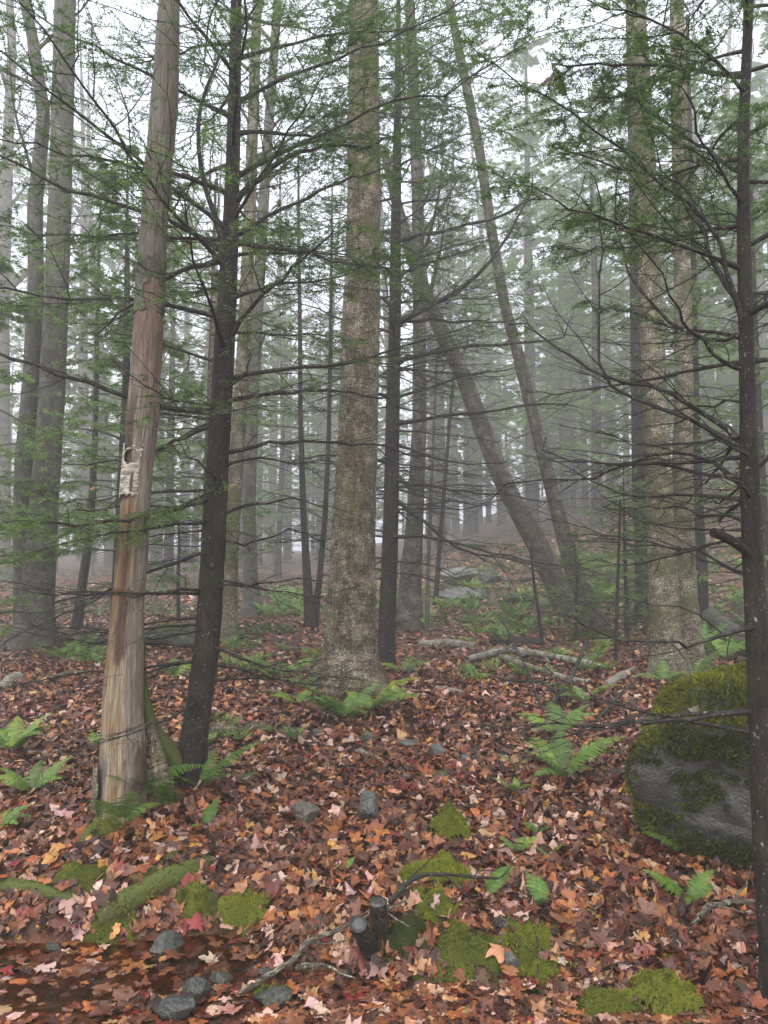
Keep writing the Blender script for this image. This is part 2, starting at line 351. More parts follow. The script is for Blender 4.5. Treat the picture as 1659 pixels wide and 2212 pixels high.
# ------------------------------------------------------------------ trunks
def trunk_curve(pts, Y, ztop=None, toptaper=.5):
    """pixel stations (x, y, width) of a trunk standing at distance Y -> points and radii, base to top."""
    p = np.array([at(x, y, Y) for x, y, w in pts]); r = np.array([size(q, w) / 2 for q, (x, y, w) in zip(p, pts)])
    if ztop and ztop > p[-1, 2]:
        d = nrm(p[-1] - p[-3]) if len(p) > 2 else np.array((0, 0, 1.)); d = nrm(d * .6 + np.array((0, 0, .4)))
        p = np.vstack([p, p[-1] + d * (ztop - p[-1, 2]) / d[2]]); r = np.append(r, r[-1] * toptaper)
    g = float(H(p[0, 0], p[0, 1]))
    base = p[0].copy(); base[2] = min(g, p[0, 2]) - .12
    p = np.vstack([base, p]); r = np.append(r[0], r)
    return p, r
def trunk_mesh(p, r, row=.05, sides=24, flare=.35, fh=.16, lobes=5, ridge=0., rid=(10, 10, 2.2), bumpy=.04, seed=1, acc=None, colf=None, cap=True):
    L = np.concatenate([[0], np.cumsum(np.linalg.norm(np.diff(p, axis=0), axis=1))])
    n = max(6, int(L[-1] / row)); s = np.linspace(0, L[-1], n)
    q = np.stack([np.interp(s, L, p[:, k]) for k in range(3)], 1); rr = np.interp(s, L, r)
    for _ in range(max(2, int(.25 / row))):
        q[1:-1] = .25 * q[:-2] + .5 * q[1:-1] + .25 * q[2:]
        rr[1:-1] = .25 * rr[:-2] + .5 * rr[1:-1] + .25 * rr[2:]
    T = nrm(np.gradient(q, axis=0)); up0 = np.array([0, 1., 0]) if abs(q[-1, 2] - q[0, 2]) > .55 * s[-1] else np.array([0, 0, 1.])
    e1 = nrm(np.cross(up0, T)); e2 = np.cross(T, e1)
    th = np.arange(sides) * 2 * np.pi / sides
    bk = np.stack(np.broadcast_arrays(np.cos(th)[None] * r.max(), np.sin(th)[None] * r.max(), s[:, None]), -1)
    h = np.maximum(s - .12, 0)[:, None]
    ph = seed * 1.7
    lob = .5 + .5 * np.cos(lobes * th[None] + ph + .8 * np.sin(2 * th[None] + ph))
    fl = 1 + flare * np.exp(-h / fh) * (.45 + .9 * lob)
    d = 1 + bumpy * fbm(bk * (4 / max(r.max(), .06) * .12, 4 / max(r.max(), .06) * .12, 2.5), 3, seed)
    if ridge:
        nn = fbm(bk * np.array(rid) + .35 * fbm(bk * 6, 2, seed + 3)[..., None], 4, seed + 5)
        d = d + ridge * (1 - 2.6 * np.abs(nn)) + ridge * .4 * fbm(bk * np.array((40, 40, 18)), 3, seed + 8)
    rad = rr[:, None] * fl * d
    v = q[:, None] + (e1[:, None] * np.cos(th)[None, :, None] + e2[:, None] * np.sin(th)[None, :, None]) * rad[..., None]
    i = (np.arange(n - 1)[:, None] * sides + np.arange(sides)[None]); j = np.arange(n - 1)[:, None] * sides + (np.arange(sides)[None] + 1) % sides
    f = np.stack([i, j, j + sides, i + sides], -1).reshape(-1, 4)
    a = acc or Acc()
    col = np.ones((n * sides, 3)) if colf is None else colf(bk.reshape(-1, 3), np.tile(th, n), np.repeat(s, sides), v.reshape(-1, 3), np.repeat(rr, sides))
    a.add(v, f, col, bk.reshape(-1, 3))
    if cap:
        for e, o in ((0, 1), (n - 1, -1)):
            c = q[e]; ring = v[e]; vv = np.vstack([ring, c[None]]); k = np.arange(sides)
            ff = np.stack([k, (k + 1) % sides, np.full(sides, sides)], 1)
            a.add(vv, ff[:, ::-1] if o == 1 else ff, col[e * sides] if o == 1 else (.6, .5, .4), np.vstack([bk[e], bk[e].mean(0)[None]]))
    return a, q, rr

KL = 14
class Tree:
    def __init__(s, name, label, cat, pts, Y, mat, ztop=None, group=None, **kw):
        if pts[0][1] < 1900:
            gy_ = ground_at(pts[0][0], pts[0][1])[1]; Y = float(np.clip(gy_, .75 * Y, 1.4 * Y))
        s.p, s.r = trunk_curve(pts, Y, ztop)
        s.base = s.p[0] + np.array((0, 0, .12)); s.root = thing(name, s.base, label, cat, group)
        a, s.q, s.rr = trunk_mesh(s.p, s.r, **kw)
        s.trunk = a.build('trunk', M[mat], s.root, origin=s.base)
        s.limbs = []; s.Y = Y
    def axis(s, z):
        return np.array([np.interp(z, s.q[:, 2], s.q[:, k]) for k in range(3)]), float(np.interp(z, s.q[:, 2], s.rr))
    def limb_px(s, pts, w0, w1=2, dy=0.0, fol=0., tw=1., y0=0.0):
        n = len(pts); P = np.array([at(x, y, s.Y + y0 + dy * (k / (n - 1))**1.1) for k, (x, y) in enumerate(pts)])
        P[0] = P[0] * 1
        c, r = s.axis(P[0, 2]); P[0, :2] = c[:2] + (P[1] - c)[:2] / max(np.linalg.norm((P[1] - c)[:2]), .01) * r * .3
        P = resample(P, KL); L = float(np.linalg.norm(np.diff(P, axis=0), axis=1).sum())
        P[1:-1] += np.cumsum(rng.normal(0, .013, (KL - 2, 3)), 0) * min(1, L)
        s.limbs.append((P, L, size(P[0], w0) / 2, size(P[-1], w1) / 2, fol, tw))
    def limb(s, z, az, L, el=0., sag=.15, up=.12, r0=None, fol=0., tw=1.):
        c, r = s.axis(z); d = np.array((math.cos(az), math.sin(az), 0)); u = np.linspace(0, 1, KL)
        P = c + d * (u * L)[:, None] * math.cos(el) + np.array((0, 0, 1.)) * (u * L * math.sin(el) - sag * L * u**1.5 + up * L * u**3)[:, None]
        lat = np.array((-d[1], d[0], 0))
        P = P + lat * (U(-.2, .2) * L * u**2)[:, None] + np.cumsum(rng.normal(0, .018, (KL, 3)) * L, 0) * u[:, None]
        r0 = r0 or min(r * .36, .004 + .0055 * L)
        s.limbs.append((P, L, r0, .0015, fol, tw))
    def grow(s, detail=1., needle=dict(), bmat='branch_bark', m1=18, m2=6, m3=4, tone=0., frac=.34, joint=False, crown='crown', thin=1.):
        if not s.limbs: return
        P = np.array([l[0] for l in s.limbs]); L = np.array([l[1] for l in s.limbs]); N = len(P)
        u = np.linspace(0, 1, KL)[None]
        r0 = np.array([l[2] for l in s.limbs])[:, None]; r1 = np.array([l[3] for l in s.limbs])[:, None]
        fol = np.array([l[4] for l in s.limbs]); tw = np.array([l[5] for l in s.limbs])
        rl = r0 + (r1 - r0) * u**.8
        rl = rl * (1 + .12 * np.sin(u * 40 + rng.random((N, 1)) * 6)) * (1 + .35 * np.exp(-u * 14))
        Q1, L1, p1 = spawn(P, L, m1, (38, 68), frac, .72, .08, 6, .1, .07, .35)
        keep = (rng.random(len(Q1)) < np.clip(tw[p1], 0, 1)); Q1, L1, p1 = Q1[keep], L1[keep], p1[keep]
        Q2, L2, pp = spawn(Q1, L1, m2, (40, 70), .42, .6, .08, 3, .12, .09, .3); p2 = p1[pp]
        keep = (rng.random(len(Q2)) < np.clip(tw[p2] * .75, 0, 1)); Q2, L2, p2 = Q2[keep], L2[keep], p2[keep]
        rs = thin
        w1 = np.linspace(1, .35, 6)[None] * np.clip(.0012 + .0065 * L1, .0012, .0045)[:, None] * rs
        w2 = np.linspace(1, .5, 3)[None] * np.clip(.0010 + .005 * L2, .0009, .002)[:, None] * rs
        if joint:
            a = Acc()
            for PP, rr, sd in ((P, rl, 4), (Q1, w1, 3), (Q2, w2, 3)):
                if len(PP): v, f = tubes(PP, rr, sd); a.add(v, f)
            tag(a.build('bough', M[bmat], s.root, origin=s.base), kind='stuff')
        else:
            for k in range(N):
                a = Acc(); v, f = tubes(P[k:k+1], rl[k:k+1], 6); a.add(v, f)
                for PP, rr, pq in ((Q1, w1, p1), (Q2, w2, p2)):
                    mk = pq == k
                    if mk.any(): v, f = tubes(PP[mk], rr[mk], 3); a.add(v, f)
                a.build('branch', M[bmat], s.root, origin=s.base)
        a = Acc()
        f2 = fol[p2] * 1.0
        k2 = rng.random(len(Q2)) < f2
        Qa, La, Pa = Q2[k2], L2[k2], p2[k2]
        limbtone = rng.random(N) * .55 + tone
        if len(Qa) and m3:
            Q3, L3, pp = spawn(Qa, np.maximum(La, .1), m3, (40, 65), .6, .5, .38, 3, .15, .06, .3)
            needles(a, Q3, L3, tone=limbtone[Pa[pp]], **needle)
        if len(Qa): needles(a, Qa, La, tone=limbtone[Pa], **needle)
        k1 = rng.random(len(Q1)) < fol[p1]
        if k1.any(): needles(a, Q1[k1], L1[k1], tone=limbtone[p1[k1]], **needle)
        if a.n: tag(a.build(crown, M['needle'], s.root, smooth=False, origin=s.base), kind='stuff')

NEAR = dict(step=.0105, L=.018, w=.0066)
# --- C: the slender black hemlock before the dead snag
tc = Tree('hemlock_tree', 'slender black hemlock rising beside the bare dead snag', 'tree',
  [(405, 1690, 60), (418, 1600, 54), (447, 1400, 52), (460, 1200, 50), (470, 1000, 46), (482, 800, 43), (490, 650, 40), (498, 500, 34), (503, 350, 29), (507, 200, 26), (510, 0, 22)],
  4.75, 'hemlock_bark', 8.5, row=.03, sides=40, flare=.45, fh=.14, lobes=4, ridge=.05, rid=(34, 34, 9), seed=3)
L = tc.limb_px
L([(470, 892), (400, 885), (300, 860), (150, 800), (0, 730), (-150, 650)], 15, 4, -.5, .12, 1)
L([(480, 548), (445, 570), (400, 582), (340, 625), (290, 660), (200, 720)], 15, 4, .9, .4)
L([(488, 545), (470, 480), (437, 410), (430, 330), (428, 250), (440, 180), (500, 80), (575, -20)], 15, 4, -.3, .9, .8)
L([(484, 548), (430, 515), (370, 480), (240, 445), (130, 400), (0, 345), (-120, 300)], 12, 3, -.3, .6)
L([(478, 500), (400, 430), (300, 340), (180, 270), (70, 170), (-60, 90)], 11, 3, -.8, 1.)
L([(512, 440), (570, 382), (640, 342), (720, 312), (830, 298)], 15, 4, -.2, .8)
L([(515, 522), (600, 524), (680, 540), (760, 565), (840, 580)], 12, 3, -.5, .3)
L([(515, 510), (580, 455), (660, 418), (780, 385), (860, 370)], 10, 3, .4, .6)
L([(500, 860), (580, 845), (680, 845), (760, 855), (840, 860)], 11, 4, -.2, 0, .8)
L([(495, 735), (525, 705), (545, 668), (600, 610), (660, 555), (720, 500)], 13, 3, -.4, .15)
L([(490, 980), (600, 960), (700, 955), (830, 958), (930, 985)], 10, 3, .3, 0, .8)
L([(452, 1068), (400, 1085), (340, 1110), (240, 1145), (120, 1150), (0, 1130)], 13, 4, -.9, .75)
L([(330, 1112), (240, 1150), (140, 1180), (40, 1200), (-60, 1215)], 8, 3, -.3, .9, 1, -.5)
L([(455, 1060), (400, 1085), (365, 1090), (330, 1070), (260, 1075), (170, 1085)], 8, 3, -.3, .05)
L([(470, 905), (420, 935), (350, 960), (270, 990), (180, 985)], 10, 3, .7, .1)
L([(440, 1190), (380, 1210), (300, 1240), (220, 1300), (120, 1340), (0, 1400)], 9, 2, -.5, 0, .7)
L([(450, 1275), (380, 1290), (290, 1310), (180, 1300), (75, 1290)], 8, 2, -.8, 0, .5)
L([(488, 1010), (560, 1000), (640, 1020), (740, 1020)], 8, 2, -.4, 0)
L([(485, 1115), (560, 1090), (640, 1095), (760, 1110)], 8, 2, -.3, 0, .8)
L([(480, 1170), (560, 1180), (620, 1150), (700, 1180)], 7, 2, .4, 0, .8)
L([(470, 1260), (520, 1255), (600, 1240), (700, 1250)], 6, 2, -.4, 0, .6)
for k in range(22):
    z = U(.75, 2.7); tc.limb(z, U(-math.pi, math.pi), U(.7, 1.5), U(-.1, .2), .25, .2, fol=0.0 if z < 2.0 else .12, tw=.8)
for k in range(42):
    z = 2.7 + 4.2 * (k + .5) / 42; tc.limb(z, k * 2.4 + U(-.4, .4), U(1.2, 2.3), U(.15, .6), .3, .1, fol=min(1, .3 + (z - 2.7) * .8), tw=1)
tc.grow(needle=NEAR, m1=20, m2=6, m3=4)

# --- B: the black hemlock just behind the furrowed trunk
tb = Tree('hemlock_tree', 'thin black hemlock standing close by the thick furrowed trunk', 'tree',
  [(833, 1440, 40), (838, 1300, 36), (845, 1100, 32), (848, 900, 29), (853, 700, 26), (855, 500, 22), (858, 300, 17), (860, 100, 12)],
  8.3, 'hemlock_bark', 9.2, row=.05, sides=28, flare=.2, fh=.12, lobes=4, ridge=.05, rid=(30, 30, 8), seed=5)
L = tb.limb_px
L([(862, 700), (910, 670), (960, 650), (1040, 590), (1090, 510), (1150, 380)], 13, 3, -.6, .3)
L([(862, 785), (920, 758), (990, 742), (1060, 735), (1150, 712), (1230, 690)], 13, 3, -1., .05)
L([(866, 690), (950, 692), (1050, 695), (1130, 680)], 9, 3, .6, .1)
L([(866, 915), (960, 905), (1060, 890), (1160, 870), (1250, 880)], 10, 3, -.8, 0)
L([(866, 1035), (950, 1052), (1080, 1062), (1180, 1085)], 10, 3, -1.2, 0)
L([(866, 1075), (900, 1110), (950, 1165), (1010, 1200), (1100, 1215), (1180, 1230)], 10, 3, -.6, 0)
L([(860, 1160), (930, 1165), (1020, 1190), (1150, 1225), (1300, 1240)], 9, 2, -1.6, 0)
L([(866, 520), (930, 500), (1000, 490), (1080, 470), (1180, 420)], 10, 3, -.6, .4)
L([(868, 600), (920, 575), (990, 545), (1060, 515)], 9, 3, .6, .35)
L([(840, 860), (790, 840), (720, 850), (640, 880)], 8, 2, -.6, 0)
L([(838, 1000), (780, 985), (720, 990), (620, 1010)], 7, 2, -.7, 0)
L([(862, 860), (940, 840), (1010, 820), (1120, 810)], 8, 2, .5, 0)
L([(860, 960), (930, 985), (1010, 1000), (1100, 990)], 8, 2, -.4, 0)
for k in range(50):
    z = U(1.4, 4.5); tb.limb(z, U(-math.pi, math.pi), U(.9, 2.0), U(-.1, .3), .25, .2, fol=.0 if z < 3.6 else .15, tw=.8)
for k in range(50):
    z = 4.0 + 4.8 * (k + .5) / 50; tb.limb(z, k * 2.4 + U(-.4, .4), U(1.3, 2.5) * (1 - .3 * k / 50), U(.15, .6), .3, .1, fol=min(1, .3 + (z - 4.4) * .6), tw=1)
tb.grow(needle=dict(step=.016, L=.026, w=.011), m1=17, m2=6, m3=4, thin=1.4)

# --- N: the hemlock at the edge beside the boulder
tn = Tree('hemlock_tree', 'dark speckled hemlock in front of the mossy boulder with a broken stub on its trunk', 'tree',
  [(1668, 2060, 50), (1650, 1800, 47), (1640, 1550, 45), (1632, 1300, 43), (1624, 1150, 42), (1618, 1000, 38), (1614, 800, 32), (1606, 500, 27), (1605, 300, 23), (1618, 0, 19)],
  3.15, 'hemlock_bark', 6.5, row=.02, sides=44, flare=.3, fh=.1, lobes=4, ridge=.04, rid=(50, 50, 14), bumpy=.08, seed=8)
L = tn.limb_px
L([(1608, 970), (1570, 930), (1530, 903), (1450, 868), (1390, 852), (1320, 855), (1260, 838), (1180, 780), (1100, 700)], 15, 3, .5, .06)
L([(1608, 975), (1530, 910), (1450, 872), (1390, 856), (1318, 852), (1290, 800), (1278, 640), (1290, 500), (1284, 380)], 12, 3, .4, .0, .6)
L([(1600, 715), (1545, 742), (1490, 705), (1440, 650), (1370, 560), (1330, 480), (1345, 350)], 10, 3, .2, .0, .6)
L([(1604, 660), (1570, 640), (1520, 570), (1430, 700)][:2] + [(1555, 590), (1530, 500), (1505, 400), (1450, 352), (1370, 335), (1290, 325), (1200, 318)], 14, 3, .3, .55)
L([(1600, 700), (1560, 610), (1510, 420), (1430, 370), (1340, 320), (1240, 235), (1150, 165), (1060, 130)], 12, 3, -.3, .8)
L([(1602, 1030), (1540, 1020), (1480, 970), (1400, 960), (1300, 965), (1180, 945)], 11, 3, .8, 0)
L([(1612, 1060), (1560, 1010), (1490, 985), (1400, 1000), (1320, 1040), (1200, 1060), (1060, 1080)], 11, 3, 1.2, 0)
L([(1605, 800), (1560, 770), (1500, 700), (1470, 690), (1400, 560), (1330, 470)], 10, 3, -.4, .1)
L([(1600, 162), (1540, 160), (1480, 168), (1400, 160), (1300, 165), (1200, 175)], 12, 3, .2, .9)
L([(1600, 370), (1540, 350), (1480, 310), (1400, 260), (1300, 200)], 10, 3, .5, .9)
L([(1612, 1240), (1560, 1210), (1440, 1180), (1300, 1150), (1180, 1120)], 9, 2, 1.4, 0)
L([(1628, 1020), (1670, 970), (1740, 900)], 10, 3, -.1, 0)
L([(1612, 880), (1560, 870), (1490, 890), (1420, 900), (1330, 910)], 8, 2, .9, 0)
L([(1612, 700), (1650, 650), (1720, 560), (1800, 500)], 9, 3, .4, .2)
L([(1606, 520), (1560, 470), (1520, 450), (1420, 440), (1300, 480)], 8, 2, 1., .4)
L([(1612, 1130), (1560, 1120), (1500, 1090), (1420, 1080), (1320, 1090)], 7, 2, 1.2, 0)
for k in range(15):
    z = U(.9, 2.5); tn.limb(z, U(1.2, 4.2), U(.6, 1.4), U(-.1, .25), .2, .2, fol=.0 if z < 2.1 else .05, tw=.7)
for k in range(34):
    z = 2.4 + 3.3 * (k + .5) / 34; tn.limb(z, k * 2.4 + U(-.4, .4), U(.9, 1.6), U(.15, .5), .25, .1, fol=min(1, .3 + (z - 2.5) * .8), tw=1)
tn.grow(needle=dict(step=.008, L=.016, w=.0057), m1=17, m2=6, m3=4)
# its broken stub
P = np.array([at(1622, 1200, 3.13), at(1598, 1178, 3.1), at(1565, 1158, 3.06), at(1540, 1150, 3.04)]); P = resample(P, 12)
a, _, _ = trunk_mesh(P, np.array([.019, .018, .019, .0185, .018] + [.019] * 7), row=.012, sides=16, flare=0, ridge=.1, rid=(60, 60, 20), bumpy=.15, seed=4)
a.build('branch_stub', M['hemlock_bark'], tn.root, origin=tn.base)

# --- D: the barkless snag
def snag_col(bk, th, s, v, rr):
    front = np.cos(th + math.pi / 2)          # +1 faces the camera
    side = np.cos(th)                          # +1 to the east
    z = v[:, 2]
    n = fbm(bk * np.array((16, 16, 1.6)), 4, 21); n2 = fbm(bk * np.array((7, 7, 5)), 3, 31)
    grey = np.array((.25, .215, .17)); pink = np.array((.19, .115, .08)); yel = np.array((.27, .17, .075)); pale = np.array((.36, .30, .21)); brown = np.array((.09, .045, .03)); bkc = np.array((.16, .145, .115))
    c = np.repeat(grey[None], len(z), 0)
    def over(mask, col):
        nonlocal c
        mask = np.clip(mask, 0, 1)[:, None]; c = c * (1 - mask) + col * mask
    over(sstep(2.35, 3.0, z + .2 * n) * .8, pink)
    over(sstep(3.15, 3.35, z + .3 * n2), bkc)
    rot = sstep(2.02, 1.95, z) * sstep(.45, .2, side + .3 * n)
    over(rot, yel); over(rot * sstep(1.5, .7, z) * sstep(-.15, .25, n2 + front * .25), pale); over(rot * sstep(.28, .5, n) , brown * 1.3)
    over(sstep(1.96, 2.0, z + .02 * n2) * sstep(2.66, 2.45, z + .2 * n) * sstep(.1, -.15, side + .35 * n2), brown)
    over(sstep(2.0, 1.8, z) * sstep(.22, .4, n2 + .4 * n) * .8, brown)
    over(sstep(.4, .55, np.abs(n) * 2.2 - .35) * .55, brown * 1.5)
    over(sstep(.3, .45, -side + .3 * n) * sstep(.62, .5, z + .1 * n2), bkc * 1.1)
    return c
sp, sr = trunk_curve([(258, 1725, 104), (262, 1600, 96), (264, 1500, 84), (274, 1300, 73), (283, 1200, 68), (293, 1060, 64), (309, 900, 66), (315, 800, 61), (326, 600, 57), (333, 480, 54), (343, 350, 54), (357, 200, 53), (366, 0, 42), (372, -100, 40)], 4.45, 7.5, .6)
snag_base = sp[0] + np.array((0, 0, .12))
snag = thing('dead_snag', snag_base, 'tall barkless dead snag of bleached and yellow wood with one patch of birch bark', 'dead tree')
a = Acc(); ac, sq, srr = trunk_mesh(sp, sr, row=.026, sides=72, flare=.06, fh=.2, lobes=4, ridge=.055, rid=(34, 34, 1.2), bumpy=.15, seed=11, colf=snag_col)
vv = ac.v[0]; zz = vv[:, 2]; nrow = len(vv) // 72; th = np.tile(np.arange(72) * 2 * np.pi / 72, nrow); cx = np.repeat(sq, 72, 0)
side = np.cos(th); nz = fbm(ac.b[0] * np.array((14, 14, 3)), 3, 41)
dig = sstep(2.02, 1.98, zz + .02 * nz) * sstep(.4, .3, side + .12 * nz) * .13 + sstep(1.96, 2.0, zz) * sstep(2.45, 2.25, zz + .14 * nz) * sstep(-.2, -.4, side + .2 * nz) * .2
ac.v[0] = vv - (vv - cx) * dig[:, None]
ac.build('trunk', M['dead_wood'], snag, origin=snag_base)
def shell_patch(x0, x1, y0, y1, holes, jag, seed, off, mat, name):
    """a plate of bark wrapped on the snag between picture limits, real thickness, ragged rim and holes"""
    a = Acc(); nu, nv = 44, 60
    ang = np.linspace(x0, x1, nu); zs = np.linspace(y0, y1, nv); A, Zz = np.meshgrid(ang, zs)
    c = np.stack([np.interp(zs, sq[:, 2], sq[:, k]) for k in range(3)], 1); r = np.interp(zs, sq[:, 2], srr)
    nn = fbm(np.stack([A * 5, Zz * 14, 0 * A], -1), 3, seed)
    rr = (r[:, None] * 1.03 + off +   .0015 * nn + .0012 * fbm(np.stack([A * 4, Zz * 60, 0 * A], -1), 2, seed + 2))
    v0 = np.stack([c[:, None, 0] + rr * np.cos(A), c[:, None, 1] + rr * np.sin(A), Zz], -1); v1 = np.stack([c[:, None, 0] + (rr - .007) * np.cos(A), c[:, None, 1] + (rr - .007) * np.sin(A), Zz], -1)
    fu = (A - x0) / (x1 - x0); fv = (Zz - y0) / (y1 - y0)
    keep = (fu > jag * (.5 + .5 * nn)) & (fu < 1 - jag * (.5 - .8 * nn)) & (fv > .06 * (1 + nn)) & (fv < 1 - jag * 1.5 * (.5 + .9 * nn))
    for hu, hv, ru, rv in holes: keep &= ((fu - hu) / ru)**2 + ((fv - hv) / rv)**2 + .7 * nn > 1
    kf = keep[:-1, :-1] & keep[1:, 1:] & keep[1:, :-1] & keep[:-1, 1:]
    i = (np.arange(nv - 1)[:, None] * nu + np.arange(nu - 1)[None])
    f = np.stack([i, i + 1, i + nu + 1, i + nu], -1)[kf]
    bkv = np.stack([np.cos(A) * .1, np.sin(A) * .1, Zz], -1).reshape(-1, 3)
    a.add(v0, f, 1.7 if mat == 'white_birch' else 1.0, bkv); a.add(v1, f[:, ::-1], .25, bkv)
    n0 = nu * nv; E = {}
    for q in f:
        for e in range(4):
            p_, q_ = int(q[e]), int(q[(e + 1) % 4])
            if (q_, p_) in E: del E[(q_, p_)]
            else: E[(p_, q_)] = 1
    rim = np.array([(q_, p_, p_ + n0, q_ + n0) for p_, q_ in E])
    a.f.append(rim)
    return a.build(name, M[mat], snag, origin=snag_base)
shell_patch(-3.5, -.85, 1.97, 2.36, [(.66, .66, .2, .1)], .16, 51, .002, 'white_birch', 'bark_patch')
shell_patch(-3.5, -1.9, .2, .62, [], .3, 57, .012, 'birch_bark', 'bark_patch')
shell_patch(-4.2, 1.1, 3.05, 3.45, [(.6, .3, .12, .25)], .12, 58, .006, 'grey_bark', 'bark_patch')

# --- base arch of mossy root between snag and hemlock, roots, the log behind
LOGS = []
def log_thing(name, pts, label, cat, mat, group=None, row=.02, sides=20, lift=0., seed=1, ridge=.09, rid=(26, 26, 5), bumpy=.28, moss=0, px=True, cap=True, sink=.25):
    """pts: (px, py, width px) along the lying stem; each station rests on the ground under it unless a fourth value lifts it"""
    Ps, rs = [], []
    for q in pts:
        g = ground_at(q[0], q[1]); r = size(g, q[2]) / 2; g[2] += r * (1 - 2 * sink) + (q[3] if len(q) > 3 else 0) + lift
        Ps.append(g); rs.append(r)
    Ps = np.array(Ps); rs = np.array(rs); base = Ps[len(Ps) // 2].copy()
    a, q, rr = trunk_mesh(Ps, rs, row=row, sides=sides, flare=0, ridge=ridge, rid=rid, bumpy=bumpy, seed=seed, cap=cap)
    root = thing(name, base, label, cat, group)
    a.build('stem', M[mat], root, origin=base)
    if moss: moss_on(root, base, q, rr, moss, seed); LOGS.append((root, q, rr))
    return root, q, rr
MOSS0, MOSS1 = np.array((.030, .041, .007)), np.array((.225, .24, .018))
def fuzz(a, p, n, h, seed=0, w=.35, tone=None):
    N = len(p); r = nrm(n * .8 + rng.normal(0, .55, (N, 3))); hh = h * rng.uniform(.5, 1.3, (N, 1))
    lat = nrm(np.cross(r, rng.normal(0, 1, (N, 3)))); b = p - n * h * .2
    v = np.stack([b - lat * hh * w * .5, b + lat * hh * w * .5, b + r * hh], 1).reshape(-1, 3)
    tn = np.clip((.45 + .55 * fbm(p * 9, 3, seed) if tone is None else tone) + rng.normal(0, .16, N), 0, 1)[:, None]
    c = MOSS0 * (1 - tn) + MOSS1 * tn
    a.add(v, np.arange(3 * N).reshape(-1, 3), np.repeat(c, 3, 0))
def moss_on(root, base, q, rr, cover, seed, h=.019, dens=11000):
    a = Acc(); L = np.linalg.norm(np.diff(q, axis=0), axis=1).sum(); n = int(dens * L * rr.mean() * 3)
    u = rng.random(n) * (len(q) - 1.001); i = u.astype(int); f = (u - i)[:, None]
    c = q[i] * (1 - f) + q[i + 1] * f; r = rr[i][:, None]; T = nrm(q[i + 1] - q[i])
    e = nrm(np.cross(T, np.array([0, 0, 1.]))); up = np.cross(e, T); al = U(-.15, math.pi + .15, n)[:, None]
    d = e * np.cos(al) + up * np.sin(al); p = c + d * r * (1.02 + .12 * fbm(c * 30 + d * 2, 2, seed)[:, None])
    k = fbm(p * 7, 3, seed) + (d[:, 2] - .3) * .5 > 1 - 2 * cover + .15
    fuzz(a, p[k], d[k], h, seed)
    if a.n: tag(a.build('moss', M['moss'], root, smooth=False, origin=base), kind='stuff')

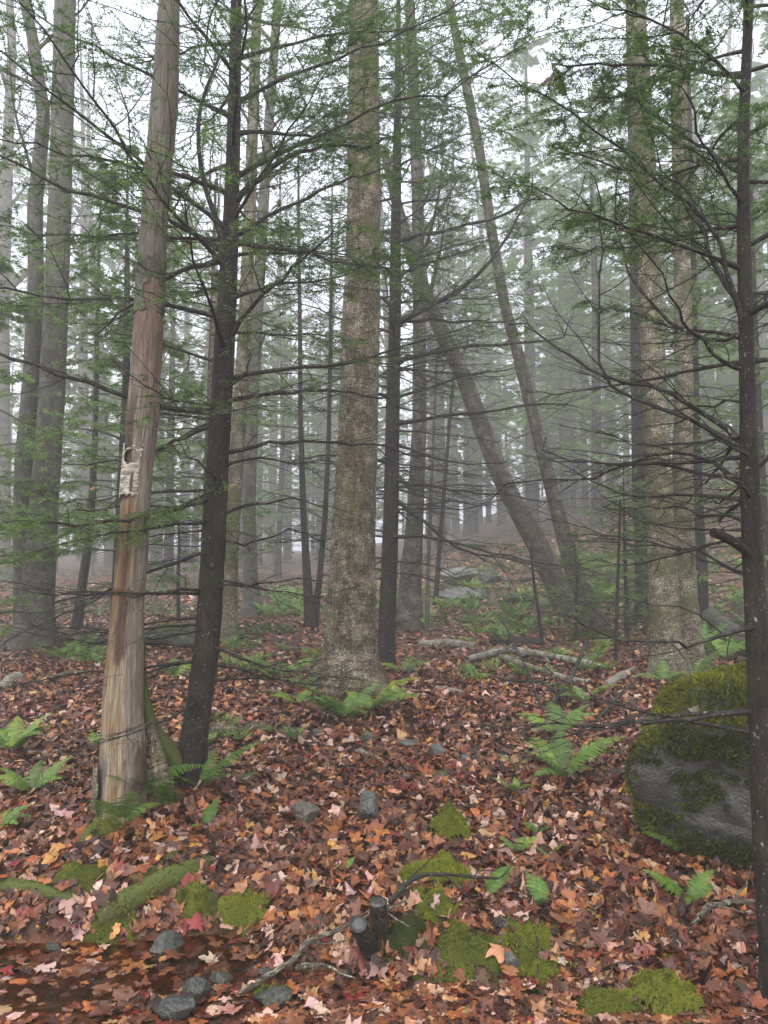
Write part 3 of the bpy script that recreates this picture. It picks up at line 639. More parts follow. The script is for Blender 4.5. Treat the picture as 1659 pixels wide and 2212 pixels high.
# ------------------------------------------------------------------ the other standing trees
ta = Tree('yellow_birch_tree', 'thickest trunk, deeply furrowed grey brown bark, broad flared mossy foot ringed by ferns', 'tree',
  [(757, 1478, 118), (758, 1400, 98), (762, 1200, 87), (771, 1000, 79), (777, 800, 76), (783, 600, 70), (787, 400, 65), (786, 200, 60), (786, 0, 54)], 7.9, 'furrowed_bark', 14,
  row=.04, sides=96, flare=.5, fh=.22, lobes=5, ridge=.13, rid=(19, 19, 2.4), bumpy=.08, seed=2)
tree_specs = [
 # name, label, pts, Y, bark, ztop, kw, limbs(bool)
 ('yellow_birch_tree', 'mossy flaky yellow birch, thicker stem of the pair behind the mossy boulder', [(1446, 1470, 74), (1437, 1380, 62), (1430, 1200, 57), (1421, 1000, 50), (1412, 800, 47), (1400, 500, 44), (1390, 300, 42), (1372, 0, 37)], 7.6, 'birch_bark', 13, dict(row=.04, sides=48, flare=.4, ridge=.1, rid=(24, 24, 12), seed=12), 0),
 ('yellow_birch_tree', 'mossy yellow birch, thinner stem of the pair behind the mossy boulder', [(1496, 1440, 50), (1484, 1300, 42), (1477, 1150, 41), (1474, 1000, 40), (1478, 850, 36), (1472, 500, 32), (1466, 200, 30), (1462, 0, 27)], 8.0, 'birch_bark', 13, dict(row=.05, sides=36, flare=.4, ridge=.1, rid=(24, 24, 12), seed=14), 0),
 ('yellow_birch_tree', 'pale flaky yellow birch showing just beside the slender black hemlock, standing behind it', [(492, 1392, 38), (498, 1200, 33), (511, 1000, 31), (524, 800, 29), (536, 550, 27), (545, 300, 24), (556, 0, 20)], 10.6, 'birch_bark', 14, dict(row=.06, sides=28, flare=.15, ridge=.04, seed=16), 5),
 ('hardwood_tree', 'grey trunk with spreading root foot between the slender hemlock and the furrowed trunk', [(545, 1335, 44), (541, 1250, 32), (538, 1100, 28), (545, 900, 27), (557, 650, 25), (575, 350, 22), (600, 0, 18)], 13.5, 'grey_bark', 16, dict(row=.08, sides=24, flare=.7, fh=.2, seed=18), 7),
 ('hardwood_tree', 'stout grey forked tree by the west edge, thicker straight stem streaked with pale lichen', [(72, 1395, 84), (80, 1300, 66), (93, 1120, 58), (110, 900, 52), (122, 650, 48), (132, 350, 46), (141, 0, 42)], 10.8, 'grey_bark', 15, dict(row=.06, sides=40, flare=.45, fh=.22, ridge=.05, seed=20), 4),
 ('hardwood_tree', 'stout grey forked tree by the west edge, its curved slimmer stem', [(58, 1390, 52), (48, 1150, 40), (52, 1000, 38), (68, 800, 34), (78, 600, 33), (75, 450, 31), (95, 250, 28), (70, 80, 24), (40, -60, 20)], 10.9, 'grey_bark', 14, dict(row=.07, sides=28, flare=.3, seed=22), 4),
 ('hardwood_tree', 'reddish grey banded trunk with green lichened foot just beyond the thin black hemlock', [(884, 1362, 62), (886, 1280, 48), (896, 1120, 38), (906, 920, 31), (906, 700, 28), (902, 400, 26), (890, 100, 23), (884, 0, 21)], 11.6, 'cherry_bark', 15, dict(row=.06, sides=32, flare=.3, fh=.3, seed=24), 5),
 ('leaning_tree', 'large dark trunk leaning strongly toward the west, its foot behind the second leaning trunk', [(1234, 1332, 56), (1200, 1260, 50), (1155, 1165, 46), (1112, 1090, 42), (1078, 1020, 40), (1040, 920, 38), (1000, 810, 36), (955, 720, 34), (905, 600, 30), (865, 470, 24), (830, 330, 18)], 13.2, 'cherry_bark', None, dict(row=.06, sides=32, flare=.3, fh=.2, seed=26), 4),
 ('leaning_tree', 'slimmer leaning trunk with pale birch bands and a mossy spreading foot', [(1292, 1362, 50), (1264, 1290, 42), (1238, 1230, 38), (1210, 1130, 32), (1185, 1030, 29), (1165, 950, 27), (1140, 850, 26), (1118, 760, 25), (1090, 660, 23), (1062, 500, 22), (1035, 320, 21), (990, 100, 19), (962, -40, 17)], 12.0, 'cherry_bark', 14, dict(row=.06, sides=28, flare=.3, fh=.15, seed=28), 5),
 ('hemlock_tree', 'thicker dark stem of the low twin trunk between the pale birch and the furrowed trunk', [(670, 1357, 26), (664, 1260, 19), (655, 1100, 14), (649, 900, 11), (648, 700, 9), (645, 500, 7)], 11.8, 'hemlock_bark', 9, dict(row=.08, sides=14, flare=.2, seed=30), 12),
 ('hemlock_tree', 'thinner stem of the low dark twin trunk beside the furrowed trunk', [(678, 1352, 20), (690, 1250, 13), (702, 1120, 12), (710, 950, 10), (714, 750, 8), (716, 550, 6)], 11.9, 'hemlock_bark', 8.5, dict(row=.08, sides=12, flare=.1, seed=32), 10),
 ('hemlock_tree', 'dark slanting young trunk beside the stout forked grey tree', [(165, 1362, 24), (175, 1280, 20), (190, 1180, 18), (200, 1060, 15), (207, 900, 12), (210, 700, 9)], 10.9, 'hemlock_bark', 8, dict(row=.08, sides=14, flare=.3, seed=34), 12),
 ('hemlock_tree', 'thick dark trunk in the shade behind the pair of yellow birches, on their west side', [(1392, 1342, 42), (1390, 1200, 36), (1382, 1050, 33), (1378, 900, 28), (1372, 700, 22), (1368, 500, 16)], 14.5, 'hemlock_bark', 13, dict(row=.1, sides=18, flare=.2, seed=36), 26),
 ('hemlock_tree', 'dark straight trunk standing behind the pair of yellow birches, on their east side', [(1516, 1360, 30), (1516, 1250, 26), (1508, 1100, 23), (1502, 900, 19), (1500, 700, 15)], 12.4, 'hemlock_bark', 11, dict(row=.1, sides=16, flare=.2, seed=38), 24),
 ('hemlock_tree', 'dark straight stem directly behind the slender black hemlock', [(440, 1345, 22), (444, 1150, 19), (450, 950, 15), (458, 700, 11)], 11.2, 'hemlock_bark', 9, dict(row=.1, sides=14, flare=.2, seed=40), 16),
 ('sapling', 'thin dark straight sapling growing in front of the leaning trunks', [(1330, 1432, 9), (1333, 1300, 8), (1337, 1180, 6), (1340, 1080, 4)], 7.9, 'hemlock_bark', None, dict(row=.08, sides=8, flare=0, seed=42), 9),
 ('sapling', 'thin bare sapling standing by the dark fallen log', [(1172, 1395, 10), (1163, 1320, 8), (1152, 1250, 6), (1146, 1180, 4)], 8.6, 'hemlock_bark', None, dict(row=.08, sides=8, flare=0, seed=44), 8),
 ('sapling', 'thin grey sapling just beyond the reddish banded trunk', [(922, 1372, 11), (924, 1250, 9), (930, 1100, 8), (938, 900, 6), (945, 750, 4)], 10.8, 'grey_bark', None, dict(row=.08, sides=8, flare=0, seed=46), 8),
 ('sapling', 'slanting dark pole leaning between the banded trunk and the first leaning tree', [(940, 1312, 12), (948, 1200, 10), (958, 1080, 9), (972, 900, 7), (985, 760, 5)], 13.5, 'hemlock_bark', None, dict(row=.1, sides=8, flare=0, seed=48), 8),
 ('sapling', 'slim dark sapling behind the bare dead snag', [(386, 1345, 9), (384, 1250, 8), (388, 1180, 7), (383, 1100, 5)], 10.4, 'hemlock_bark', None, dict(row=.1, sides=8, flare=0, seed=50), 8),
]
for name, label, pts, Yd, mat, zt, kw, nl in tree_specs:
    tr = Tree(name, label, 'sapling' if name == 'sapling' else 'tree', pts, Yd, mat, zt, **kw)
    if name in ('hardwood_tree', 'leaning_tree', 'yellow_birch_tree'):
        for k in range(nl + 3):
            zt2 = tr.q[-1, 2]; z = zt2 * U(.5, .97); tr.limb(z, U(-math.pi, math.pi), U(1.5, 3.2), U(.5, 1.0), .05, .2, r0=tr.axis(z)[1] * U(.25, .45), tw=.9)
        tr.grow(bmat='grey_bark', m1=12, m2=6, m3=0, joint=False, thin=1.8)
    elif nl:
        ztop = tr.q[-1, 2]
        for k in range(nl):
            z = tr.base[2] + .5 + (ztop - tr.base[2] - .6) * (k + .5) / nl
            tr.limb(z, k * 2.4 + U(-.4, .4), U(.6, 1.0) if name == 'sapling' else U(1.0, 2.1), U(-.1, .35), .2, .2, fol=(0 if name == 'sapling' else np.clip((z - 2.6) * .5, 0, 1)), tw=.8)
        tr.grow(needle=dict(step=.022, L=.034, w=.012), m1=12, m2=5, m3=3, thin=1.3)
def foot_moss(tr, zmax, cover, seed):
    k = tr.q[:, 2] < tr.base[2] + zmax; q, rr = tr.q[k], tr.rr[k]; n = 9000; a = Acc(); u = rng.random(n)**1.6 * (len(q) - 1.01); i = u.astype(int); f = (u - i)[:, None]
    c = q[i] * (1 - f) + q[i + 1] * f; al = U(0, 6.28, n)[:, None]; d = np.concatenate([np.cos(al), np.sin(al), 0 * al], 1); hh = c[:, 2:] - tr.base[2]
    p = c + d * rr[i][:, None] * (1.05 + .5 * np.exp(-np.maximum(hh, 0) / .2)); m = fbm(p * 6, 3, seed) > .75 - cover + .9 * hh[:, 0] / zmax
    fuzz(a, p[m], d[m], .014, seed, tone=.25)
    if a.n: tag(a.build('moss', M['moss'], tr.root, smooth=False, origin=tr.base), kind='stuff')
foot_moss(ta, .9, .7, 401); foot_moss(tc, .5, .5, 402)
# --- the dead top with shelf fungus behind the slender hemlock
tf = Tree('dead_snag', 'short broken dead trunk with shelf fungus, behind the slender black hemlock', 'dead tree',
  [(452, 1385, 22), (458, 1100, 20), (462, 900, 19), (466, 700, 18), (468, 585, 17)], 8.8, 'furrowed_bark', None, row=.05, sides=24, flare=.1, ridge=.08, seed=60)
for (px, py, w) in ((462, 590, 17), (474, 660, 13), (459, 668, 12), (464, 772, 10), (475, 800, 10), (459, 720, 11), (476, 740, 9)):
    c = at(px, py, 8.75); r = size(c, w) / 2 * 1.5; a = Acc(); n = 14; th = np.linspace(0, 2 * np.pi, n, endpoint=False)
    rim = np.stack([np.cos(th) * r, np.sin(th) * r * .8, 0 * th], 1); rim2 = rim * .95 + np.array((0, 0, -.02))
    v = np.vstack([rim, rim2, [[0, 0, .028]], [[0, 0, -.03]]]) + c; k = np.arange(n); k2 = (k + 1) % n
    a.add(v, np.stack([k, k2, k2 + n, k + n], 1)[:, ::-1], (.9, .8, .65)); a.add(v, np.stack([k, k2, 0 * k + 2 * n], 1), (.8, .7, .55)); a.add(v, np.stack([k2 + n, k + n, 0 * k + 2 * n + 1], 1), (1, .9, .8))
    a.build('shelf_fungus', M['grey_bark'], tf.root, origin=tf.base)

# ------------------------------------------------------------------ further hemlocks and bare hardwoods, copied
def far_hemlock(h, seed, lo, label, spread=2.3, dens=1.0, px=(12, .055, .022)):
    base = np.array((0, 0, 0.)); tr = Tree.__new__(Tree)
    p = np.array([(0, 0, -.15), (0, 0, 0), (U(-.1, .1), U(-.1, .1), h * .5), (0, 0, h)]); r = np.array((.13, .12, .075, .012)) * h / 9
    tr.p, tr.r, tr.base, tr.limbs, tr.Y = p, r, base, [], 0
    tr.root = thing('hemlock_tree', base, label, 'tree'); a, tr.q, tr.rr = trunk_mesh(p, r, row=.2, sides=12, flare=.3, seed=seed)
    tr.trunk = a.build('trunk', M['hemlock_bark'], tr.root)
    nl = int(52 * dens)
    for k in range(nl):
        u = (k + .5) / nl; z = h * (.08 + .9 * u); Lb = spread * (1 - u)**.6 + .3
        tr.limb(z + U(-.2, .2), k * 2.4 + U(-.9, .9), Lb * U(.55, 1.3), U(-.1, .45) + .3 * u, U(.2, .5), .15, fol=float(np.clip((z - lo) / 1.0, 0, 1)), tw=.85)
    tr.grow(needle=dict(step=px[1] * .6, L=px[1], w=px[2]), m1=13, m2=5, m3=4, joint=True, thin=1.0, frac=.42, tone=.5)
    return tr.root
def bare_tree(h, seed, mat, label, r0=.17):
    base = np.array((0, 0, 0.)); tr = Tree.__new__(Tree)
    p = np.array([(0, 0, -.2), (0, 0, 0), (U(-.2, .2), U(-.2, .2), h * .35), (U(-.4, .4), U(-.4, .4), h * .7), (U(-.5, .5), 0, h)]); r = np.array((r0 * 1.1, r0, r0 * .85, r0 * .5, .02))
    tr.p, tr.r, tr.base, tr.limbs, tr.Y = p, r, base, [], 0
    tr.root = thing('bare_tree', base, label, 'tree'); a, tr.q, tr.rr = trunk_mesh(p, r, row=.2, sides=14, flare=.4, seed=seed)
    tr.trunk = a.build('trunk', M[mat], tr.root)
    for k in range(16):
        z = h * (.36 + .6 * k / 16); tr.limb(z, k * 2.4 + U(-.5, .5), U(1.8, 4.2) * (1.1 - .6 * k / 16), U(.6, 1.1), .0, .25, r0=tr.axis(z)[1] * U(.3, .55), tw=.9)
    tr.grow(bmat='grey_bark', m1=10, m2=6, m3=0, joint=True, thin=3.5)
    return tr.root
FH = [far_hemlock(7.5, 71, .7, 'x', dens=1.25), far_hemlock(10.5, 72, 1.2, 'x', 2.7, 1.3), far_hemlock(13, 73, 1.8, 'x', 3.0, 1.4)]
FB = [bare_tree(17, 81, 'grey_bark', 'x'), bare_tree(20, 82, 'grey_bark', 'x', .21), bare_tree(15, 83, 'cherry_bark', 'x', .13)]
def put_px(protos, used, px, Yd, v, rz, sc, label, group):
    Yd, sc = (Yd * 1.75, sc * 1.6) if Yd > 11.5 else (Yd, sc); x = (px - 829.5) / F * Yd; loc = (x, Yd, float(H(x, Yd)))
    if v in used: return dup(protos[v], loc, rz, sc, label, group)
    used.add(v); o = protos[v]; o.location = loc; o.rotation_euler = (0, 0, rz); o.scale = (sc, sc, sc); o['label'] = label; o['group'] = group
    return o
u1, u2 = set(), set()
for k, (px, Yd, v, sc, lab) in enumerate([(-120, 9.4, 0, .85, 'green hemlock at the west edge, standing before the stout forked tree'), (255, 11.4, 0, 1., 'misty low hemlock right behind the bare dead snag'), (365, 16, 1, .85, 'dim hemlock showing between the dead snag and the slender black hemlock'), (-40, 19, 2, 1, 'faint tall hemlock deep in the mist at the west edge')]):
    put_px(FH, u1, px, Yd, v, 1.7 * k, sc, lab, 'hemlocks in the mist to the west')
for k, (px, Yd, v, sc, lab) in enumerate([(1290, 16, 1, 1.0, 'misty green hemlock rising above the foot of the slimmer leaning trunk'), (1500, 15, 2, .85, 'misty green hemlock directly behind the thinner yellow birch'), (1650, 11.4, 1, .8, 'green hemlock at the east edge behind the dark speckled hemlock'),
    (1385, 21, 2, 1.0, 'tall dim hemlock behind the thicker yellow birch'), (1220, 26, 2, 1., 'faint tall hemlock deep in mist above the leaning trunks'), (1750, 17, 2, 1, 'hemlock boughs reaching in from beyond the east edge'), (1150, 20, 2, 1.15, 'tall misty hemlock filling the gap above the leaning trunks'), (1010, 29, 2, 1, 'faint hemlock far off between the banded trunk and the first leaning trunk')]):
    put_px(FH, u1, px, Yd, v, 2.3 * k + .5, sc, lab, 'hemlocks in the mist to the east')
for k, (px, Yd, v, sc, lab) in enumerate([(600, 19, 0, 1.0, 'low dim hemlock in mist just west of the twin dark trunk'), (690, 34, 1, 1.2, 'faint hemlock in mist just behind the furrowed trunk'), (480, 28, 1, .95, 'dim hemlock in mist behind the pale flaky yellow birch'), (560, 30, 2, .9, 'faint far hemlock seen past the spreading grey root foot')]):
    put_px(FH, u1, px, Yd, v, 1.1 * k + 2, sc, lab, 'hemlocks in the mist between the near trunks')
put_px(FH, u1, 1350, 11.2, 0, .4, .36, 'small bright green young hemlock between the slimmer leaning trunk and the yellow birches', 'young hemlocks')
put_px(FH, u1, 1240, 11.45, 0, 2.4, .22, 'knee high young hemlock before the foot of the slimmer leaning trunk', 'young hemlocks')
LB = 'bare pale trunk fading into the fog behind the nearer trees'
bt = [(8, 16, 1), (190, 22, 0), (240, 28, 1), (300, 33, 0), (330, 26, 2), (395, 35, 1), (420, 24, 2), (585, 25, 0), (620, 36, 1), (700, 30, 0), (730, 40, 2), (850, 22, 0), (925, 27, 2), (935, 19, 2), (985, 33, 1), (1030, 38, 0), (1085, 30, 0),
      (1160, 35, 1), (1250, 32, 0), (1330, 36, 1), (1420, 26, 0), (1540, 24, 0), (1600, 30, 1), (1660, 22, 0), (100, 26, 0), (60, 36, 1), (-40, 24, 0), (145, 32, 2), (510, 29, 2), (660, 44, 1), (800, 45, 0), (880, 42, 1), (1200, 45, 2), (-120, 30, 1), (1780, 28, 1), (1550, 40, 0)]
for k, (px, Yd, v) in enumerate(bt[:26]):
    o = put_px(FB, u2, px, Yd, v, 2.1 * k, U(.8, 1.15), LB, 'bare trees fading into the fog')
    o.rotation_euler = (U(-.05, .05), U(-.07, .07), 2.1 * k)

a = Acc(); n = 210; yy = rng.uniform(38, 135, n); xx = rng.uniform(-.62, .62, n) * yy; hh = U(11, 24, n); zz = H(xx, yy)
P = np.stack([np.stack([xx, yy, zz - .3], 1), np.stack([xx, yy, zz + hh * .5], 1), np.stack([xx, yy, zz + hh], 1)], 1)
v, f = tubes(P, np.array([[.012, .008, .001]]) * hh[:, None], 6); a.add(v, f, (.05, .045, .04))
m = 130; t_ = rng.random((n, m))**.8; az = U(0, 6.28, (n, m)); rad = (1 - t_)**.7 * hh[:, None] * .2 * np.sqrt(rng.random((n, m)))
c = np.stack([xx[:, None] + rad * np.cos(az), yy[:, None] + rad * np.sin(az), zz[:, None] + hh[:, None] * (.12 + .88 * t_)], -1).reshape(-1, 3)
d = np.stack([np.cos(az), np.sin(az), U(-.7, .3, (n, m))], -1).reshape(-1, 3); lt = np.stack([-np.sin(az), np.cos(az), U(-.3, .3, (n, m))], -1).reshape(-1, 3); l = U(.5, 1.5, (n * m, 1))
v = np.stack([c - lt * l * .35, c + lt * l * .35, c + d * l], 1).reshape(-1, 3); tn = rng.random((n * m, 1)); cc = np.array((.04, .08, .03)) * (1 - tn) + np.array((.10, .17, .05)) * tn
a.add(v, np.arange(len(v)).reshape(-1, 3), np.repeat(cc, 3, 0)); tag(a.build('distant_woods', M['needle'], smooth=False), kind='stuff')

# ------------------------------------------------------------------ logs, roots, stumps, sticks
log_thing('fallen_log', [(448, 1600, 44), (500, 1588, 36), (570, 1580, 28)], 'mossy peeling birch log lying behind the foot of the slender hemlock', 'log', 'birch_bark', seed=101, moss=.35)
def root_thing(pts3, radii, label, mat, seed, moss, sides=24):
    Pq = resample(np.array(pts3), 20); rr = np.interp(np.linspace(0, 1, 20), np.linspace(0, 1, len(radii)), radii); base = Pq[10].copy()
    a, q, r = trunk_mesh(Pq, rr, row=.015, sides=sides, flare=0, ridge=.06, rid=(24, 24, 9), bumpy=.15, seed=seed)
    root = thing('tree_root', base, label, 'root'); a.build('stem', M[mat], root, origin=base)
    if moss: moss_on(root, base, q, r, moss, seed)
g = lambda px, py, dz=0.: ground_at(px, py) + np.array((0, 0, dz))
root_thing([at(305, 1375, 4.62), at(309, 1480, 4.6), at(322, 1560, 4.6), at(345, 1605, 4.62), at(375, 1640, 4.66), at(400, 1690, 4.7), g(412, 1710, -.05)], [.018, .02, .026, .042, .055, .055, .05], 'mossy arched birch root joining the dead snag to the slender hemlock', 'mossy_bark', 102, .45)
root_thing([at(322, 1560, 4.58), at(338, 1630, 4.5), at(352, 1690, 4.45), g(360, 1725, -.05)], [.025, .04, .055, .05], 'broad pale green root foot between the dead snag and the slender hemlock', 'birch_bark', 103, .2)
root_thing([g(268, 1725, .04), g(235, 1770, .02), g(195, 1810, .01), g(160, 1840, -.03)], [.05, .045, .04, .025], 'grey mossy root running down from the foot of the dead snag', 'mossy_bark', 104, .3)
root_thing([g(385, 1700, .04), g(335, 1715, .02), g(290, 1735, -.04)], [.04, .03, .02], 'short mossy root from the slender hemlock foot toward the dead snag', 'mossy_bark', 105, .2)
log_thing('fallen_log', [(210, 2000, 50), (290, 1960, 52), (370, 1915, 46), (455, 1868, 26)], 'thick moss covered log slanting down toward the stream', 'log', 'mossy_bark', seed=106, moss=.72, sink=.2)
log_thing('fallen_log', [(290, 1930, 26), (340, 1885, 24), (395, 1842, 12)], 'short mossy stick log lying above the thick moss covered log', 'log', 'mossy_bark', seed=107, moss=.45, sink=.1)
log_thing('fallen_log', [(-40, 1925, 34), (40, 1930, 32), (120, 1945, 34), (170, 1955, 26)], 'dark mossy log at the west edge just above the stream', 'log', 'mossy_bark', seed=108, moss=.5)
log_thing('fallen_log', [(1065, 1392, 26), (1110, 1394, 26), (1170, 1398, 24)], 'short black rotten log beside the thin bare sapling', 'log', 'hemlock_bark', seed=109, row=.04)
log_thing('fallen_log', [(905, 1400, 17), (965, 1396, 18), (1030, 1404, 15)], 'white birch log lying in the leaves beyond the furrowed trunk', 'log', 'white_birch', seed=110, row=.04, sink=.1)
log_thing('fallen_log', [(1310, 1490, 16), (1340, 1472, 17), (1368, 1455, 15)], 'short white birch log slanting beside the yellow birches', 'log', 'white_birch', seed=111, row=.03, sink=0)
log_thing('fallen_log', [(1500, 1335, 36, .15), (1570, 1385, 40, .1), (1640, 1430, 44, .05), (1720, 1480, 46)], 'long pale grey trunk fallen behind the mossy boulder', 'log', 'grey_bark', seed=112, row=.05)
log_thing('fallen_log', [(1480, 1400, 18), (1560, 1412, 20), (1640, 1418, 18)], 'dark rotten pole lying under the fallen grey trunk', 'log', 'hemlock_bark', seed=113, row=.05)
log_thing('fallen_log', [(1190, 1262, 15), (1250, 1258, 16), (1350, 1256, 14)], 'dark distant log crossing behind the feet of the leaning trunks', 'log', 'hemlock_bark', seed=114, row=.08)
log_thing('fallen_log', [(1120, 1258, 12), (1160, 1256, 12), (1200, 1262, 12)], 'short dark distant log in front of the misty hillside', 'log', 'hemlock_bark', seed=115, row=.08)
log_thing('fallen_log', [(1265, 1440, 16), (1285, 1415, 20), (1300, 1385, 18)], 'mossy branch stump propped in front of the leaning trunks', 'log', 'mossy_bark', seed=116, row=.04, moss=.3)
log_thing('fallen_log', [(1385, 1335, 9), (1420, 1338, 10), (1440, 1340, 9)], 'pale sawn log end glimpsed behind the yellow birches', 'log', 'grey_bark', seed=117, row=.05)
log_thing('fallen_log', [(0, 1495, 16), (22, 1478, 26), (40, 1470, 22)], 'broken pale chunk of rotten wood at the west edge', 'log', 'white_birch', seed=118, row=.03)
log_thing('fallen_log', [(510, 1357, 12), (530, 1352, 12), (550, 1354, 11)], 'black charred looking log end beyond the slender hemlock', 'log', 'hemlock_bark', seed=119, row=.05)
log_thing('fallen_log', [(470, 1770, 13), (495, 1780, 15), (510, 1800, 12)], 'curled strip of loose birch bark below the slender hemlock', 'bark strip', 'white_birch', seed=120, row=.02)
log_thing('fallen_log', [(942, 1490, 9), (975, 1495, 10), (1010, 1503, 8)], 'pale peeled stick in the leaves east of the fern ringed trunk', 'stick', 'white_birch', seed=121, row=.03, sink=0)
def stick(name, pts, label, mat='branch_bark', cat='branch', group=None, seed=1, twigs=3):
    """pts (px, py, width, lift)"""
    Ps, rs = [], []
    for q in pts:
        gp = ground_at(q[0], q[1]) if len(q) < 5 else at(q[0], q[1], q[4]); r = size(gp, q[2]) / 2; gp[2] += (r * .8 + q[3]) if len(q) < 5 else 0; Ps.append(gp); rs.append(r)
    n = 22; Pq = resample(np.array(Ps), n); rr = np.interp(np.linspace(0, 1, n), np.linspace(0, 1, len(rs)), rs)
    Pq += np.cumsum(rng.normal(0, .0025, Pq.shape), 0); base = Pq[0].copy(); rr = rr * (1 + .15 * rng.normal(0, 1, n).clip(-1, 1))
    root = thing(name, base, label, cat, group); a = Acc(); v, f = tubes(Pq[None], rr[None], 8); s = np.repeat(np.arange(n) * .02, 8)
    ang = np.tile(np.arange(8) * np.pi / 4, n); a.add(v, f, 1.0, np.stack([np.cos(ang) * .02, np.sin(ang) * .02, s], 1)); a.build('stem', M[mat], root, origin=base)
    if twigs:
        Q, Lq, _ = spawn(Pq[None], np.array([.5]), twigs, (30, 60), .5, .5, -.1, 5, .2, .12, .1, .5)
        for k in range(len(Q)):
            a = Acc(); v, f = tubes(Q[k:k+1], np.linspace(.5, .2, 5)[None] * rr.mean(), 5); a.add(v, f); a.build('twig', M[mat], root, origin=base)
    return root
M['lichen_branch'] = bark('lichen_branch', (.04, .032, .024), (.11, .088, .064), (.22, .19, .145), (14, 14, 10), .55, .1, .3, speck=(.42, .46, .33))
stick('fallen_branch', [(515, 2152, 13, 0), (580, 2128, 16, .02), (636, 2108, 12, .03), (658, 2078, 11, .06), (740, 2055, 9, .09), (820, 2038, 8, .12), (872, 2028, 6, .14)], 'crooked lichen spotted branch reaching from the stream bank up to the cut stems', 'lichen_branch', seed=1)
stick('fallen_branch', [(640, 2112, 14, .02), (690, 2112, 13, .02), (740, 2118, 10, .0)], 'pale side fork lying beside the crooked lichen spotted branch', 'lichen_branch', twigs=1)
stick('fallen_branch', [(842, 1982, 10, .05), (890, 1950, 9, .09), (950, 1942, 8, .1), (1020, 1945, 7, .09), (1095, 1942, 5, .1)], 'thin grey branch lying across the bright moss beside the cut stems', twigs=4)
stick('fallen_branch', [(1480, 2025, 12, 0), (1530, 1985, 13, .03), (1590, 1975, 12, .03), (1680, 1972, 12, .02)], 'bent grey branch at the east edge under the boulder', 'lichen_branch', twigs=2)
stick('fallen_branch', [(1482, 1540, 17, .0, 4.1), (1530, 1525, 15, .0, 4.15), (1575, 1512, 14, .0, 4.2), (1625, 1508, 13, .0, 4.25)], 'pale peeling birch branch lying across the top of the mossy boulder', 'white_birch', twigs=1)
stick('fallen_branch', [(1260, 1590, 6, .0), (1310, 1550, 6, .06), (1360, 1515, 5, .14)], 'dark thin branch leaning against the mossy boulder', twigs=2)
stick('fallen_branch', [(1010, 1440, 13, .05), (1090, 1430, 15, .1), (1180, 1440, 15, .08), (1280, 1452, 12, .03)], 'long pale birch branch, upper one of the crossed branches', 'white_birch', twigs=5)
stick('fallen_branch', [(1060, 1425, 13, .04), (1130, 1450, 14, .03), (1200, 1470, 14, .01), (1270, 1482, 12, 0)], 'long pale birch branch, lower one of the crossed branches', 'white_birch', twigs=5)
stick('fallen_branch', [(1330, 1100, 5, .0, 7.7), (1300, 1250, 6, .0, 7.65), (1270, 1380, 7, .0, 7.6), (1228, 1470, 9, .0, 7.4)][2:] + [(1190, 1520, 9, 0., 6.9)], 'dark dead branch sticking up from the crossed birch branches', twigs=5)
stick('fallen_branch', [(1180, 1560, 6, 0), (1150, 1500, 6, .12), (1110, 1440, 5, .25), (1080, 1390, 4, .4)], 'arching dark dead twig branch in front of the crossed birch branches', twigs=6)
stick('fallen_branch', [(1240, 1530, 5, 0), (1170, 1490, 6, .05), (1080, 1480, 5, .03)], 'low tangled dark branch beneath the crossed birch branches', twigs=6)
stick('fallen_branch', [(770, 1630, 10, .0), (810, 1645, 11, .02), (850, 1670, 10, .0)], 'short pale birch stick in the leaves below the big fern', 'white_birch', twigs=0)
stick('fallen_branch', [(1260, 1900, 5, .01), (1330, 1960, 6, .02), (1370, 2030, 5, .01), (1400, 2045, 4, 0)], 'dark crooked stick among leaves between the moss bank and the bent grey branch', twigs=2)
stick('fallen_branch', [(1190, 1770, 10, .01), (1170, 1795, 10, .01), (1140, 1810, 8, 0)], 'stubby greenish stick among the leaves above the moss bank', 'lichen_branch', twigs=0)
stick('fallen_branch', [(300, 1695, 5, .0), (230, 1700, 5, .05), (170, 1730, 4, .03)], 'thin bare stick leaning by the foot of the dead snag', twigs=2)
stick('fallen_branch', [(110, 1480, 12, .02), (150, 1466, 11, .03), (185, 1462, 8, .02)], 'mossy broken stick beside the pale chunk of rotten wood', 'lichen_branch', twigs=0)
stick('fallen_branch', [(470, 2090, 4, .02), (530, 2120, 5, .03), (600, 2085, 4, .02)], 'thin dark twig looping over the stones in the stream', twigs=1)
stick('fallen_branch', [(1290, 2150, 4, .0), (1330, 2115, 4, .05), (1385, 2100, 4, .03)], 'thin grey twig over the mossy clumps at the bottom', twigs=1)
stick('fallen_branch', [(620, 1955, 4, .0), (700, 1945, 5, .01), (790, 1930, 4, .0)], 'straight dark twig in the leaves beside the cut stems', twigs=0)
